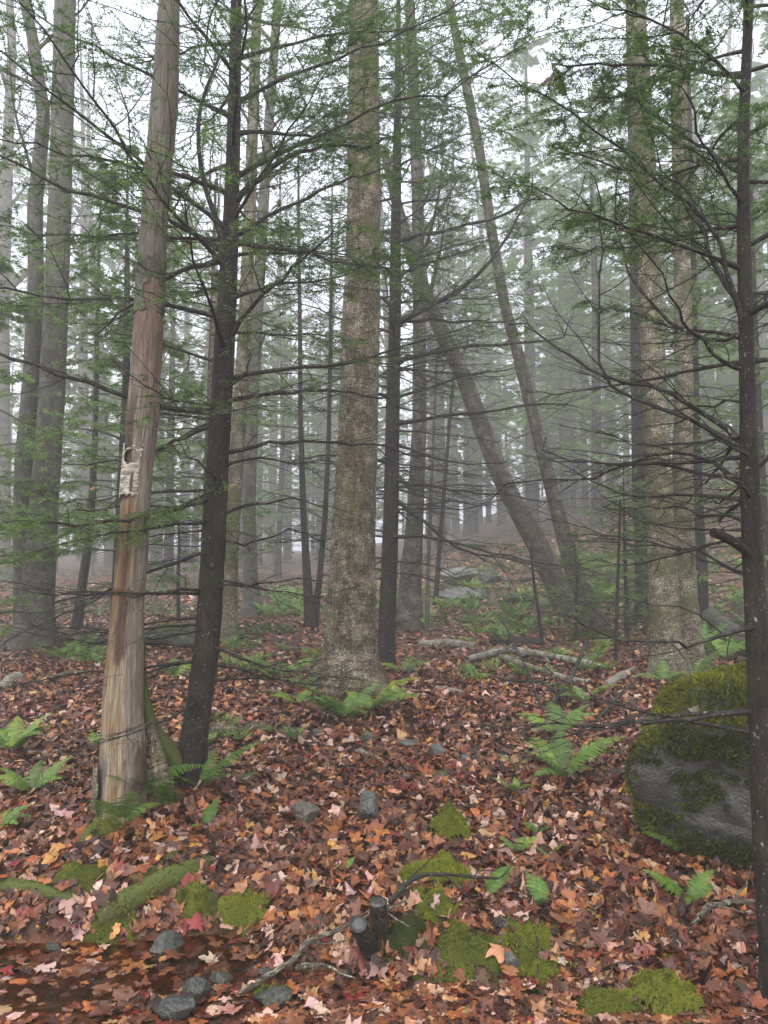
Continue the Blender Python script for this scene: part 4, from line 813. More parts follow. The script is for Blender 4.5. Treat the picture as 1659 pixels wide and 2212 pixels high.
for k in range(70):
    Yd = U(3.2, 9); x = U(-.5, .5) * Yd; ang = U(0, math.pi); Lh = U(.08, .3)
    if x < -.35 and Yd < 3.9: continue
    qx = np.array([x + math.cos(ang) * Lh * t for t in (-1, -.3, .4, 1)]) + rng.normal(0, .015, 4); qy = np.array([Yd + math.sin(ang) * Lh * t for t in (-1, -.3, .4, 1)]) + rng.normal(0, .015, 4)
    Pq = resample(np.stack([qx, qy, H(qx, qy) + .03 + U(0, .03)], 1), 8); base = Pq[0].copy(); r = U(.002, .005)
    a = Acc(); v, f = tubes(Pq[None], np.linspace(1, .5, 8)[None] * r, 5); a.add(v, f)
    Q, Lq, _ = spawn(Pq[None], np.array([Lh * 2]), 2, (30, 60), .5, .5, -.05, 4, .2, .1); v, f = tubes(Q, np.linspace(.6, .3, 4)[None] * np.full((len(Q), 1), r), 4); a.add(v, f)
    o = a.build('fallen_twig', M['branch_bark'], origin=base); tag(o, 'thin bare twig lying on the wet fallen leaves', 'twig', 'twigs scattered on the leaves')
# the two cut stems
def cut_stem(label, p0, p1, r, seed):
    Pq = resample(np.array([p0, p0 * .5 + p1 * .5, p1]), 10); base = Pq[0].copy(); root = thing('cut_stump', base, label, 'stump')
    a, q, rr = trunk_mesh(Pq, np.linspace(r * 1.15, r, 10), row=.012, sides=28, flare=.0, ridge=.12, rid=(40, 40, 12), bumpy=.4, seed=seed, cap=False, colf=lambda bk, *r: np.full((len(bk), 3), .28)); a.build('stem', M['lichen_branch'], root, origin=base)
    T = nrm(q[-1] - q[-3]); e1 = nrm(np.cross(np.array([0, 1., .3]), T)); e2 = np.cross(T, e1); th = np.linspace(0, 2 * np.pi, 28, endpoint=False); a = Acc(); vs = []
    for k, (rf, dz) in enumerate(((1.02, -.004), (1.0, .004), (.86, .003), (.84, .006), (.45, .006))): vs.append(q[-1] + (e1 * np.cos(th)[:, None] + e2 * np.sin(th)[:, None]) * rr[-1] * rf * (1 + .03 * np.sin(3 * th + seed))[:, None] + T * dz)
    vs.append((q[-1] + T * .006)[None]); v = np.vstack(vs); i = np.arange(28); j = (i + 1) % 28
    f = np.concatenate([np.stack([i + 28 * k, j + 28 * k, j + 28 * k + 28, i + 28 * k + 28], 1) for k in range(4)]); a.add(v, f); a.f.append(np.stack([i + 112, j + 112, 0 * i + 140], 1))
    a.build('cut_face', M['cut_wood'], root, origin=base)
    aa = Acc(); n = 500; u = rng.random(n) * (len(q) - 1.01); k = u.astype(int); al = U(0, 6.28, n)[:, None]; d = e1 * np.cos(al) + e2 * np.sin(al)
    kk = fbm((q[k] + d * r) * 14, 3, seed) > .1; fuzz(aa, (q[k] + d * rr[k][:, None])[kk], d[kk], .008, seed, tone=.1); tag(aa.build('moss', M['moss'], root, smooth=False, origin=base), kind='stuff')
s0 = g(820, 2045, -.05)
cut_stem('taller upright cut stem with a dark wet sawn top at the bank edge', s0, at(816, 1948, s0[1] - .05), size(s0, 36) / 2, 3)
cut_stem('shorter cut stem tilted forward with a round dark sawn face', s0 + np.array((-.03, .0, .0)), at(774, 1996, s0[1] - .17), size(s0, 36) / 2, 4)

EXC = []; BOULDER = []
# ------------------------------------------------------------------ rocks and moss cushions
bm = bmesh.new(); bmesh.ops.create_icosphere(bm, subdivisions=6, radius=1); bm.verts.ensure_lookup_table()
ICO_V = np.array([v.co for v in bm.verts]); ICO_F = np.array([[v.index for v in f.verts] for f in bm.faces]); bm.free()
bm = bmesh.new(); bmesh.ops.create_icosphere(bm, subdivisions=4, radius=1); bm.verts.ensure_lookup_table()
ICO4_V = np.array([v.co for v in bm.verts]); ICO4_F = np.array([[v.index for v in f.verts] for f in bm.faces]); bm.free()
def vnorm(v, f):
    n = np.cross(v[f[:, 1]] - v[f[:, 0]], v[f[:, 2]] - v[f[:, 0]]); o = np.zeros_like(v)
    for k in range(3): np.add.at(o, f[:, k], n)
    return nrm(o)
def rock(c, dims, label, seed, moss=.0, facets=14, rz=0., name='rock', cat='rock', tint=(1, 1, 1), hi=False, rough=.13, strata=0., blades=6000, h=.012, soft=.0, group=None, cut=(.52, .85), tilt=0.):
    r_ = np.random.default_rng(seed); v, f = (ICO_V, ICO_F) if hi else (ICO4_V, ICO4_F)
    v = v.copy()
    for k in range(facets):
        n = nrm(r_.normal(0, 1, 3)); d = r_.uniform(*cut); e = v @ n - d; v = v - np.maximum(e, 0)[:, None] * n * (1 - soft)
    cz, sz = math.cos(rz), math.sin(rz); v = v * np.array(dims)
    v = v + nrm(v) * (rough * min(dims) * fbm(v / min(dims) * 2.2 + seed, 4, seed))[:, None]
    if strata:
        lay = v[:, 2] + .25 * v[:, 0] + .02 * fbm(v * 5, 2, 3); cr = np.exp(-((lay / .085 - np.round(lay / .085)) / .09)**2) * sstep(-.2, .2, fbm(np.stack([v[:, 0] * 3, v[:, 1] * 3, np.round(lay / .085) * 3.3], 1), 2, 5))
        v = v - nrm(v * np.array((1, 1, .2))) * (strata * cr)[:, None]
    ct, st_ = math.cos(tilt), math.sin(tilt); v = np.stack([v[:, 0] * ct - v[:, 2] * st_, v[:, 1], v[:, 0] * st_ + v[:, 2] * ct], 1)
    v = np.stack([v[:, 0] * cz - v[:, 1] * sz, v[:, 0] * sz + v[:, 1] * cz, v[:, 2]], 1)
    root = thing(name, c, label, cat, group); a = Acc(); a.add(v, f, tint); a.build('stone', M['stone'], root)
    if name == 'boulder': BOULDER.append((root, v + np.array(c), vnorm(v, f)))
    if moss:
        n = vnorm(v, f); A = np.linalg.norm(np.cross(v[f[:, 1]] - v[f[:, 0]], v[f[:, 2]] - v[f[:, 0]]), axis=1) / 2
        N = int(A.sum() * blades); k = rng.choice(len(f), N, p=A / A.sum()); w = rng.dirichlet((1, 1, 1), N)
        p = (v[f[k]] * w[..., None]).sum(1); nn = nrm((n[f[k]] * w[..., None]).sum(1))
        m = fbm(p * 4.5 / max(dims[0], .25) ** .5, 4, seed + 1) * .75 + nn[:, 2] * .55 > 1.05 - 1.5 * moss
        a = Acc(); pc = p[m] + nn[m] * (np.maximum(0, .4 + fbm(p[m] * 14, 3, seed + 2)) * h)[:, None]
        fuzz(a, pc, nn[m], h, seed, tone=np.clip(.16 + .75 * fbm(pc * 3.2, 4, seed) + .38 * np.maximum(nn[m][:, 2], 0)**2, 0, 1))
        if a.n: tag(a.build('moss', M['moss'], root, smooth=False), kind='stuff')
    return root
rock((2.13, 4.36, .32), (.86, .88, .68), 'large dark grey boulder draped in deep green moss behind the edge hemlock', 17, .84, 18, .2, 'boulder', 'boulder', hi=True, strata=.028, blades=22000, h=.032, cut=(.56, .86), rough=.15, tint=(.8, .8, .76), tilt=.12)
gp = ground_at(1640, 1500)
def rock_px(px, py, w, hpx, label, seed, moss=0., dep=.8, **kw):
    gq = ground_at(px, py); d = (size(gq, w) / 2 * 1.08, size(gq, w) / 2 * dep, size(gq, hpx) / 2 * 1.25); EXC.append((gq[0], gq[1] + d[1] * .5, d[0] * .95, d[1] * .95, .97)); gq[2] += d[2] * .68; gq[1] += d[1] * .4
    return rock(gq, d, label, seed, moss, **kw)
rock_px(795, 1780, 52, 78, 'upright wedge of grey stone capped with bright moss', 11, .42, blades=30000, tilt=.25)
rock_px(660, 1782, 62, 46, 'blunt brownish stone half sunk in the leaves', 12, .12, tint=(1.1, .95, .8))
rock_px(795, 1605, 30, 26, 'small mossy stone with a pale leaf on it, below the big fern', 13, .6, blades=30000)
rock_px(885, 1616, 40, 14, 'flat grey stone lying east of the small mossy stone', 14, 0)
rock_px(945, 1640, 40, 34, 'upright split stone slab with green lichen', 15, .3, tilt=.7)
rock_px(1005, 1645, 34, 16, 'low dark grey stone beside the split slab', 16, .0, tint=(.8, .8, .85))
rock_px(636, 1602, 46, 22, 'greenish low stone near the birch log end', 17, .35)
rock_px(690, 1590, 30, 14, 'small plain grey stone under the big fern', 18, 0)
rock_px(884, 1458, 34, 22, 'pale grey stone at the foot of the thin black hemlock', 19, .05, tint=(1.5, 1.55, 1.5))
rock_px(430, 1658, 28, 32, 'pale rounded stone leaning on the foot of the slender hemlock', 20, 0, tint=(2.3, 2.5, 2.0), dep=.4, facets=5, tilt=.4)
rock_px(352, 2105, 84, 74, 'square wet dark stone block standing in the stream', 21, .05, tint=(.65, .68, .62), facets=14, cut=(.6, .8), rz=.3)
rock_px(442, 2092, 32, 26, 'small dark grey cobble beside the square stone block', 22, 0.2, tint=(.6, .62, .62))
rock_px(595, 2188, 96, 46, 'mossy flat stone at the bottom edge of the stream', 23, .5, blades=24000, tint=(.5, .55, .45))
rock_px(375, 2205, 84, 44, 'dark rough stone at the bottom edge, west of the mossy flat one', 24, 0.4, tint=(.5, .5, .5))
rock_px(425, 2160, 66, 40, 'dark mossy stone in the stream below the square block', 25, 0.5, tint=(.5, .5, .45))
rock_px(480, 2140, 60, 34, 'low wet stone in the stream under the crooked branch', 26, 0.35, tint=(.55, .55, .5))
rock_px(110, 2085, 60, 34, 'mossy dark stone at the west end of the stream', 27, .4, tint=(.5, .5, .45))
rock_px(20, 2110, 70, 36, 'dark stone at the west picture edge in the stream', 28, 0.5, tint=(.5, .5, .45))
rock_px(290, 2105, 46, 22, 'flat dark stone west of the square block', 29, 0.35, tint=(.5, .52, .5))
rock_px(575, 2120, 44, 24, 'small dark stone under the fork of the crooked branch', 30, 0.4, tint=(.5, .5, .5))
rock_px(1100, 2105, 44, 42, 'small violet grey stone set in the mossy bank', 31, 0, tint=(1.05, 1., 1.05), dep=.4)
rock_px(860, 2195, 50, 30, 'dark stone under the cut stems at the bottom', 32, 0.4, tint=(.5, .5, .5))
rock_px(1085, 2012, 40, 16, 'pale lichened stone on top of the mossy bank', 33, .15, tint=(1.5, 1.5, 1.3))
rock_px(370, 1400, 124, 46, 'broad mossy boulder beyond the dead snag', 34, .6, blades=7000, h=.025, tint=(.9, .95, .8))
rock_px(1000, 1262, 120, 46, 'mossy pale outcrop in the misty middle distance', 35, .35, blades=2500, h=.05, tint=(1.5, 1.55, 1.5))
rock_px(1055, 1262, 60, 36, 'green topped outcrop beside the pale misty one', 36, .6, blades=2500, h=.05)
rock_px(1010, 1300, 130, 30, 'long low grey outcrop below the misty ones', 37, .35, blades=2500, h=.05, tint=(1.2, 1.25, 1.2))
rock_px(1130, 1305, 70, 26, 'mossy hummock stone before the first leaning trunk', 38, .7, blades=3000, h=.05)
rock_px(950, 1690, 40, 20, 'little moss topped stone in the leaves east of the wedge stone', 39, .5, blades=30000)
def cushion(px, py, w, hpx, label, seed, dep=.8, n=14000, bright=0., h=.014, rz=0.):
    gq = ground_at(px, py); d = np.array((size(gq, w) / 2, size(gq, w) / 2 * dep, max(size(gq, hpx) / 2 * .8, .02))); r_ = np.random.default_rng(seed)
    x, y = np.meshgrid(np.linspace(-1.5, 1.5, 64), np.linspace(-1.5, 1.5, 64)); cz, sz = math.cos(rz), math.sin(rz)
    th = np.arctan2(y, x); rad = np.hypot(x, y) * (1 + .65 * fbm(np.stack([np.cos(th) * 2.6, np.sin(th) * 1.8, 0 * x + seed], -1), 3, seed)) + .6 * fbm(np.stack([x * 3.2, y * 3.2, 0 * x + seed], -1), 3, seed)
    lump = fbm(np.stack([x * d[0] * 22, y * d[1] * 22, 0 * x + seed], -1), 3, seed)
    hh = np.sqrt(np.clip(1 - rad**2, 0, 1))**1.5 * (1 + .5 * fbm(np.stack([x * 2.2, y * 2.2, 0 * x + seed], -1), 3, seed)); lx, ly = x * d[0], y * d[1]
    wx = gq[0] + lx * cz - ly * sz; wy = gq[1] + lx * sz + ly * cz; wz = H(wx, wy) - .006 + hh * d[2] * 1.2 + .03 * lump * (rad < 1)
    v = np.stack([wx, wy, wz], -1).reshape(-1, 3) - gq; keep = (rad < 1.0); kf = (keep[:-1, :-1] & keep[1:, 1:])
    i = (np.arange(63)[:, None] * 64 + np.arange(63)[None]); f = np.stack([i, i + 1, i + 65, i + 64], -1)[kf]
    EXC.append((gq[0], gq[1], d[0] * .85, d[1] * .85, .88))
    root = thing('moss_cushion', gq, label, 'moss'); a = Acc(); tn = np.clip(.35 + bright + .4 * fbm((v + gq) * 9, 3, seed), 0, 1)[:, None]
    a.add(v, f, (MOSS0 * .8) * (1 - tn) + MOSS1 * .7 * tn); a.build('cushion_body', M['moss'], root)
    tri = np.concatenate([f[:, [0, 1, 2]], f[:, [0, 2, 3]]]); nv = vnorm(v, tri); N = int(n * d[0] * d[1] * 4 * 1.6); k = r_.integers(0, len(tri), N); w3 = rng.dirichlet((1, 1, 1), N)
    p = (v[tri[k]] * w3[..., None]).sum(1); nn = (nv[tri[k]] * w3[..., None]).sum(1); a = Acc()
    ne = N // 5; r2 = rng.uniform(.7, 1.45, ne); t2 = U(0, 6.28, ne); ex_, ey_ = r2 * np.cos(t2) * d[0], r2 * np.sin(t2) * d[1]; kx = fbm(np.stack([ex_ * 12, ey_ * 12, 0 * ex_ + seed], 1), 3, seed) > .1; ex_, ey_ = ex_[kx], ey_[kx]
    pe = np.stack([ex_, ey_, H(gq[0] + ex_, gq[1] + ey_) - gq[2] + .02], 1); p = np.vstack([p, pe]); nn = np.vstack([nn, np.repeat(np.array([[0, 0, 1.]]), len(pe), 0)])
    fuzz(a, p, nn, h, seed, .4, np.clip(.46 + bright + 1.0 * fbm((p + gq) * 16, 3, seed), 0, 1)); tag(a.build('moss_tufts', M['moss'], root, smooth=False), kind='stuff')
cushion(970, 1800, 125, 80, 'bright green moss mound below the wedge stone', 41, n=30000, bright=.1)
cushion(940, 1905, 150, 110, 'yellow green moss column above the cut bank', 42, 1.0, n=34000, bright=.2)
cushion(925, 1965, 120, 70, 'olive moss pad directly east of the cut stems', 43, .7, n=28000, bright=.05)
cushion(1010, 2060, 180, 50, 'broad mossy face of the cut bank', 44, .7, n=24000, bright=-.1, h=.014)
cushion(1140, 2030, 150, 40, 'mossy shoulder of the bank around the violet stone', 45, .7, n=24000, bright=.02)
cushion(1160, 2110, 120, 40, 'low moss patch beneath the violet stone', 46, .7, n=22000, bright=-.05)
cushion(1430, 2165, 170, 90, 'bright moss clump near the bottom edge, east of the bank', 47, .7, n=30000, bright=.12)
cushion(1290, 2190, 170, 70, 'flat moss clump at the bottom edge beside the bright one', 48, .6, n=28000, bright=.06)
cushion(1445, 2080, 56, 36, 'little moss tuft above the bright bottom clump', 49, .7, n=30000, bright=.1)
cushion(515, 1995, 135, 70, 'bright moss clump at the foot of the thick mossy log', 50, .7, n=30000, bright=.15)
cushion(430, 1965, 90, 70, 'dark moss hump against the thick mossy log', 51, .7, n=26000, bright=-.05)
cushion(160, 1915, 140, 70, 'dark green moss mound above the stream by the west log', 52, .7, n=26000, bright=0)
cushion(240, 2010, 100, 60, 'olive moss hump at the low end of the thick mossy log', 53, .7, n=26000, bright=0)
cushion(880, 2040, 110, 90, 'dark damp moss under the cut stems', 54, .6, n=20000, bright=-.3)
cushion(1035, 1885, 50, 24, 'scrap of moss in the leaves beside the bright mound', 55, .7, n=26000, bright=.1)
cushion(700, 1410, 100, 20, 'thin moss mat on the root west of the furrowed trunk', 56, .5, n=12000, bright=.1)
cushion(1290, 1380, 120, 40, 'mossy mat around the foot of the slimmer leaning trunk', 57, .6, n=4000, bright=-.1, h=.03)
cushion(640, 1440, 60, 16, 'small moss patch in the leaves west of the furrowed trunk', 58, .6, n=12000, bright=.1)
cushion(240, 1795, 90, 50, 'mossy skirt at the foot of the dead snag', 59, .6, n=24000, bright=0)

# ------------------------------------------------------------------ ferns
def frond_mesh(name, L, seed, npair=20, lobes=7, droop=1.0, wide=.26, lod=0):
    r_ = np.random.default_rng(seed); a = Acc(); K = 24; u = np.linspace(0, 1, K)
    ang = R(62) - u * R(72) * droop; st = L / (K - 1); P = np.stack([np.cumsum(np.cos(ang)) * st, .06 * L * np.sin(u * 2 + seed) * u, np.cumsum(np.sin(ang)) * st], 1); P -= P[0]
    if lod == 0: v, f = tubes(P[None], np.linspace(.0022, .0006, K)[None], 4); a.add(v, f, (.10, .12, .03))
    tt = .16 + .83 * (np.arange(npair) + .5) / npair; N0, N1 = np.array((.06, .125, .022)), np.array((.15, .27, .05))
    for k, t in enumerate(tt):
        p = np.array([np.interp(t, u, P[:, j]) for j in range(3)]); T = nrm(np.array([np.interp(min(t + .03, 1), u, P[:, j]) - np.interp(t - .03, u, P[:, j]) for j in range(3)]))
        lat0 = nrm(np.cross(np.array([0, 0, 1.]), T)); up = np.cross(T, lat0)
        prof = min(1, .45 + 1.9 * (t - .16)) * (1 - ((t - .16) / .86)**1.6) + .03; pl = L * wide * prof * r_.uniform(.9, 1.08)
        for sg in (1, -1):
            d = nrm(lat0 * sg + T * .28 + up * r_.uniform(-.2, .1)); side = nrm(T - d * np.dot(T, d)); c = N0 + (N1 - N0) * np.clip(.35 + .5 * t + r_.normal(0, .15), 0, 1)
            if lod:
                wq = pl * .16 + .004; a.add(np.array([p, p + d * pl * .4 + side * wq, p + d * pl - up * pl * .15, p + d * pl * .4 - side * wq]), [[0, 1, 2, 3]], c); continue
            ll = L * .03 * (prof * .6 + .5); nlb = max(3, int(lobes * (prof + .25))); vs, fs = [], []
            for j in range(nlb):
                s0 = pl * j / nlb; s1 = pl * (j + 1) / nlb; sag = -up * pl * .18; q0 = p + d * s0 + sag * (j / nlb)**2; q1 = p + d * s1 + sag * ((j + 1) / nlb)**2; lw = ll * (1 - .75 * (j / nlb)**1.3)
                for s2 in (1, -1):
                    b = len(vs) ; m = q0 * .35 + q1 * .65 + side * s2 * lw + d * ll * .3 + up * r_.uniform(-.1, .15) * ll
                    vs += [q0, q0 * .75 + q1 * .25 + side * s2 * lw * .8, m, q1]; fs.append([b, b + 1, b + 2, b + 3] if s2 > 0 else [b + 3, b + 2, b + 1, b])
            a.add(np.array(vs), np.array(fs), np.clip(c * r_.uniform(.85, 1.15), 0, 1))
    return a
FROND = []
for k, (dr, wd) in enumerate(((1.0, .26), (1.25, .24), (.75, .28), (1.1, .30))):
    o = frond_mesh('frond', 1.0, 200 + k, droop=dr, wide=wd).build('frond', M['fern'], smooth=False); FROND.append(o.data); bpy.data.objects.remove(o)
def fern(px, py, wpx, label, az, group=None, sc=None, name='fern'):
    gq = ground_at(px, py) if not isinstance(py, tuple) else np.array(py); Lf = size(gq, wpx) * 1.5; root = thing(name, gq + np.array((0, 0, .012)), label, 'fern', group)
    for k, e in enumerate(az):
        azd, l = e if isinstance(e, tuple) else (e, 1.0)
        o = bpy.data.objects.new('frond', FROND[int(rng.integers(0, 4))]); C.objects.link(o); o.parent = root
        s = Lf * l * U(.9, 1.1); o.scale = (s, s, s); o.rotation_euler = (U(-.25, .25), U(-.28, .06), R(azd) + U(-.15, .15))
    return root
# azimuth in degrees: 0 = east, 90 = away, 180 = west, 270 = toward the camera
fern(745, 1565, 105, 'big spreading fern in front of the furrowed trunk', [(200, 1.05), (165, .9), (235, .8), (20, .8), (120, .7), (300, .6), (60, .6), (182, .8)])
fern(800, 1545, 95, 'wide fern beneath the foot of the thin black hemlock', [(5, 1.), (350, 1.0), (30, .8), (150, .6), (320, .7), (90, .5), (200, .5)])
fern(1215, 1690, 98, 'tall bright fern beside the mossy boulder with fronds held wide', [(8, 1.15), (352, 1.05), (175, .8), (150, .8), (100, 1.0), (80, .9), (215, .7), (270, .55), (320, .6)])
fern(1205, 1600, 80, 'upright fern just beyond the tall bright one', [(30, 1.), (90, .9), (140, .9), (0, .9), (200, .7)])
fern(1260, 1530, 72, 'low fern between the crossed branches and the boulder', [(180, 1.), (10, 1), (330, .8), (220, .8), (90, .7)])
fern(1115, 1720, 48, 'little fern west of the tall bright fern', [(170, 1), (20, .8), (80, .7), (250, .8)])
fern(1115, 1668, 40, 'tiny fern sprig in the leaves above the little fern', [(180, 1), (10, .8)])
fern(1385, 1700, 36, 'small pale fern at the foot of the mossy boulder', [(170, 1), (60, 1), (300, .9)])
fern(30, 1635, 76, 'bushy dark fern at the west edge below the rotten wood', [0, 30, 60, 100, 140, 180, 330, 300])
fern(70, 1725, 80, 'spreading fern at the west edge above the stream', [(10, 1), (40, .9), (160, .9), (200, .8), (90, .8), (350, .7)])
fern(0, 1800, 56, 'fern cut by the west edge near the mossy log', [0, 40, 90, 320])
fern(290, 1735, 112, 'fern arching over the root at the foot of the dead snag', [(15, 1.), (340, .8), (60, .8), (250, .8), (280, .7)])
fern(262, 1795, 105, 'fern hanging down beside the grey mossy root', [(255, 1), (285, .9), (20, .7), (70, .8)])
fern(430, 1715, 112, 'fern on the east side of the slender hemlock foot', [(12, 1.05), (30, .9), (350, .6), (80, .7), (200, .5)])
fern(368, 1765, 120, 'single drooping fern frond pair below the slender hemlock', [(270, 1.), (255, .6)])
fern(440, 1800, 64, 'thin upright fern below the pale rounded stone', [(60, 1), (75, .8), (240, .5)])
fern(515, 1695, 36, 'tiny fern sprig east of the slender hemlock', [(0, 1), (20, .7)])
fern(205, 1620, 45, 'dim fern west of the dead snag', [(20, 1), (70, .9), (130, .9), (300, .7)])
fern(375, 1475, 66, 'lone upright fern seen between the dead snag and the slender hemlock', [(80, 1), (95, 1.), (270, .8), (60, .7)])
fern(1480, 1850, 66, 'yellowish fern below the boulder', [(170, 1.), (150, .7), (30, .8), (80, .9), (60, .8)])
fern(1485, 1960, 76, 'loose green fern below the boulder by the bent branch', [(160, 1.), (120, .9), (40, 1), (10, .8), (240, .9), (280, .6)])
fern(1050, 1955, 78, 'bright fern rising beside the yellow green moss column', [(35, 1.1), (45, .9), (20, .8)])
fern(1165, 1975, 70, 'upright sprig fern on the shoulder of the mossy bank', [(95, 1), (85, .8), (270, .7), (60, .6)])
fern(1120, 1850, 44, 'small fern sprig east of the bright moss mound', [(0, 1), (180, .8), (60, .8), (150, .9)])
fern(1185, 1862, 34, 'tiny fern leaf in the leaves above the bank', [(10, 1), (170, .9)])
fern(1165, 1810, 38, 'tiny pale fern by the stubby greenish stick', [(120, 1), (150, .8), (30, .7)])
fern(1435, 1480, (1.72, 4.55, .92) if False else 54, 'fern at the foot of the thicker yellow birch', [(170, 1), (20, 1), (60, .8), (340, .9)])
fern(1500, 1470, 66, 'fern between the thinner yellow birch and the boulder', [(180, 1), (10, 1.1), (40, .9), (90, .8), (330, .8), (200, .7)])
fern(1560, 1435, 70, 'leafy fern behind the boulder top', [10, 50, 90, 150, 190, 330])
fern(640, 1530, 60, 'fern west of the big spreading fern', [(170, 1), (190, .8), (60, .7), (20, .8)])
fern(870, 1460, 50, 'fern beside the pale grey stone', [(20, 1), (150, .9), (60, .8), (200, .8)])
fern(745, 1890, 26, 'tiny green sprig near the cut stems', [(60, 1), (200, .8)])
# mid-distance ferns: simpler shared fronds
FRL = []
for k in range(4):
    o = frond_mesh('frond', 1.0, 310 + k, npair=12, droop=(.9, 1.2, .7, 1.1)[k], wide=.27, lod=1).build('frond', M['fern'], smooth=False); FRL.append(o.data); bpy.data.objects.remove(o)
def midferns(n, x0, x1, y0, y1, label, group, s0=.24, s1=.42):
    for k in range(n):
        gq = ground_at(U(x0, x1), U(y0, y1))
        if gq[1] > 40: continue
        root = thing('fern', gq, label, 'fern', group); s = U(s0, s1) * 1.35; m = int(rng.integers(5, 8)); a0 = U(0, 6.28)
        for q in range(m):
            o = bpy.data.objects.new('frond', FRL[int(rng.integers(0, 4))]); C.objects.link(o); o.parent = root; t = s * U(.65, 1.1); o.scale = (t, t, t); o.rotation_euler = (U(-.2, .2), U(-.3, .15), a0 + 6.28 * q / m + U(-.4, .4))
midferns(16, 120, 250, 1385, 1450, 'low green fern among the leaves west of the dead snag', 'ferns west of the dead snag', .2, .32)
midferns(14, 480, 690, 1400, 1520, 'small fern in the leaves between the slender hemlock and the furrowed trunk', 'ferns before the furrowed trunk', .15, .3)
midferns(22, 560, 720, 1280, 1350, 'green fern in the patch behind the furrowed trunk', 'ferns behind the furrowed trunk', .3, .5)
midferns(36, 900, 1250, 1270, 1380, 'green fern on the misty slope before the leaning trunks', 'ferns before the leaning trunks', .25, .45)
midferns(18, 1000, 1340, 1390, 1480, 'small fern around the fallen logs and crossed branches', 'ferns around the fallen logs', .15, .3)
midferns(26, 1200, 1420, 1200, 1330, 'misty fern on the slope around the young hemlocks', 'ferns on the slope', .35, .6)
midferns(24, 1500, 1660, 1180, 1440, 'fern on the slope behind the fallen grey trunk', 'ferns behind the fallen grey trunk', .3, .55)
midferns(10, 800, 900, 1220, 1370, 'fern behind the thin black hemlock', 'ferns behind the thin black hemlock', .3, .5)
midferns(8, 420, 640, 1555, 1620, 'small dim fern near the birch log', 'ferns near the birch log', .1, .18)
midferns(10, 0, 130, 1330, 1400, 'green fern around the stout forked tree foot', 'ferns at the forked tree', .2, .35)
# far ground cover
a = Acc(); n = 17000; yy = rng.uniform(11, 42, n); xx = rng.uniform(-.42, .52, n) * yy; k = fbm(np.stack([xx * .35, yy * .35, 0 * xx], -1), 3, 77) + .4 * sstep(-.05, .2, xx / yy) > .1; xx, yy = xx[k], yy[k]; n = len(xx)
p = np.stack([xx, yy, H(xx, yy)], -1); d = nrm(np.stack([rng.normal(0, 1, n), rng.normal(0, 1, n), rng.uniform(.2, .9, n)], -1)); l = rng.uniform(.12, .35, (n, 1)); s = nrm(np.cross(d, np.array([0, 0, 1.])))
v = np.stack([p, p + d * l * .5 + s * l * .16, p + d * l - np.array((0, 0, .25)) * l, p + d * l * .5 - s * l * .16], 1).reshape(-1, 3); tn = rng.random((n, 1)); cc = np.array((.04, .085, .02)) * (1 - tn) + np.array((.10, .15, .03)) * tn
a.add(v, np.arange(4 * n).reshape(-1, 4), np.repeat(cc, 4, 0)); tag(a.build('ground_cover', M['fern'], smooth=False), kind='stuff')

# ------------------------------------------------------------------ fallen leaves
def leaf_outline(kind, n):
    th = np.linspace(-math.pi, math.pi, n, endpoint=False)
    if kind == 0:    # maple: three big lobes and two small
        r = .42 + .34 * np.abs(np.cos(th * 2.5 / 1.0))**1.4 * (np.abs(th) < 2.4); r = r * (1 + .12 * np.cos(th)) + .08 * np.cos(11 * th) * (np.abs(th) < 2.2)
        return np.stack([np.cos(th) * r, np.sin(th) * r], 1)
    if kind == 1:    # beech, birch: an oval with a point
        r_x = .62; y = .36 * np.sin(th) * (1 - .25 * np.cos(th)); return np.stack([r_x * np.cos(th) + .06 * np.maximum(np.cos(th), 0)**6, y], 1)
    x = .75 * np.cos(th); y = .33 * np.sin(th) * (1 + .42 * np.cos(7 * th + .5)); return np.stack([x, y], 1)   # oak
LOD = {0: (13, 3), 1: (8, 3), 2: (5, 1), 3: (25, 3)}
PALE = np.array((1.04, .93, .86)) * np.array([(.028, .012, .008), (.060, .022, .014), (.15, .055, .024), (.25, .095, .03), (.33, .19, .10), (.40, .28, .235), (.13, .02, .016), (.38, .2, .055), (.13, .066, .045), (.09, .03, .016), (.30, .16, .13)])
PW = np.array([.16, .19, .25, .13, .08, .09, .045, .02, .10, .13, .02])
def leaf_cols(n): 
    k = rng.choice(len(PALE), n, p=PW / PW.sum()); return np.clip(PALE[k] * rng.uniform(.75, 1.25, (n, 1)) * (1 + rng.normal(0, .06, (n, 3))), .005, .8)
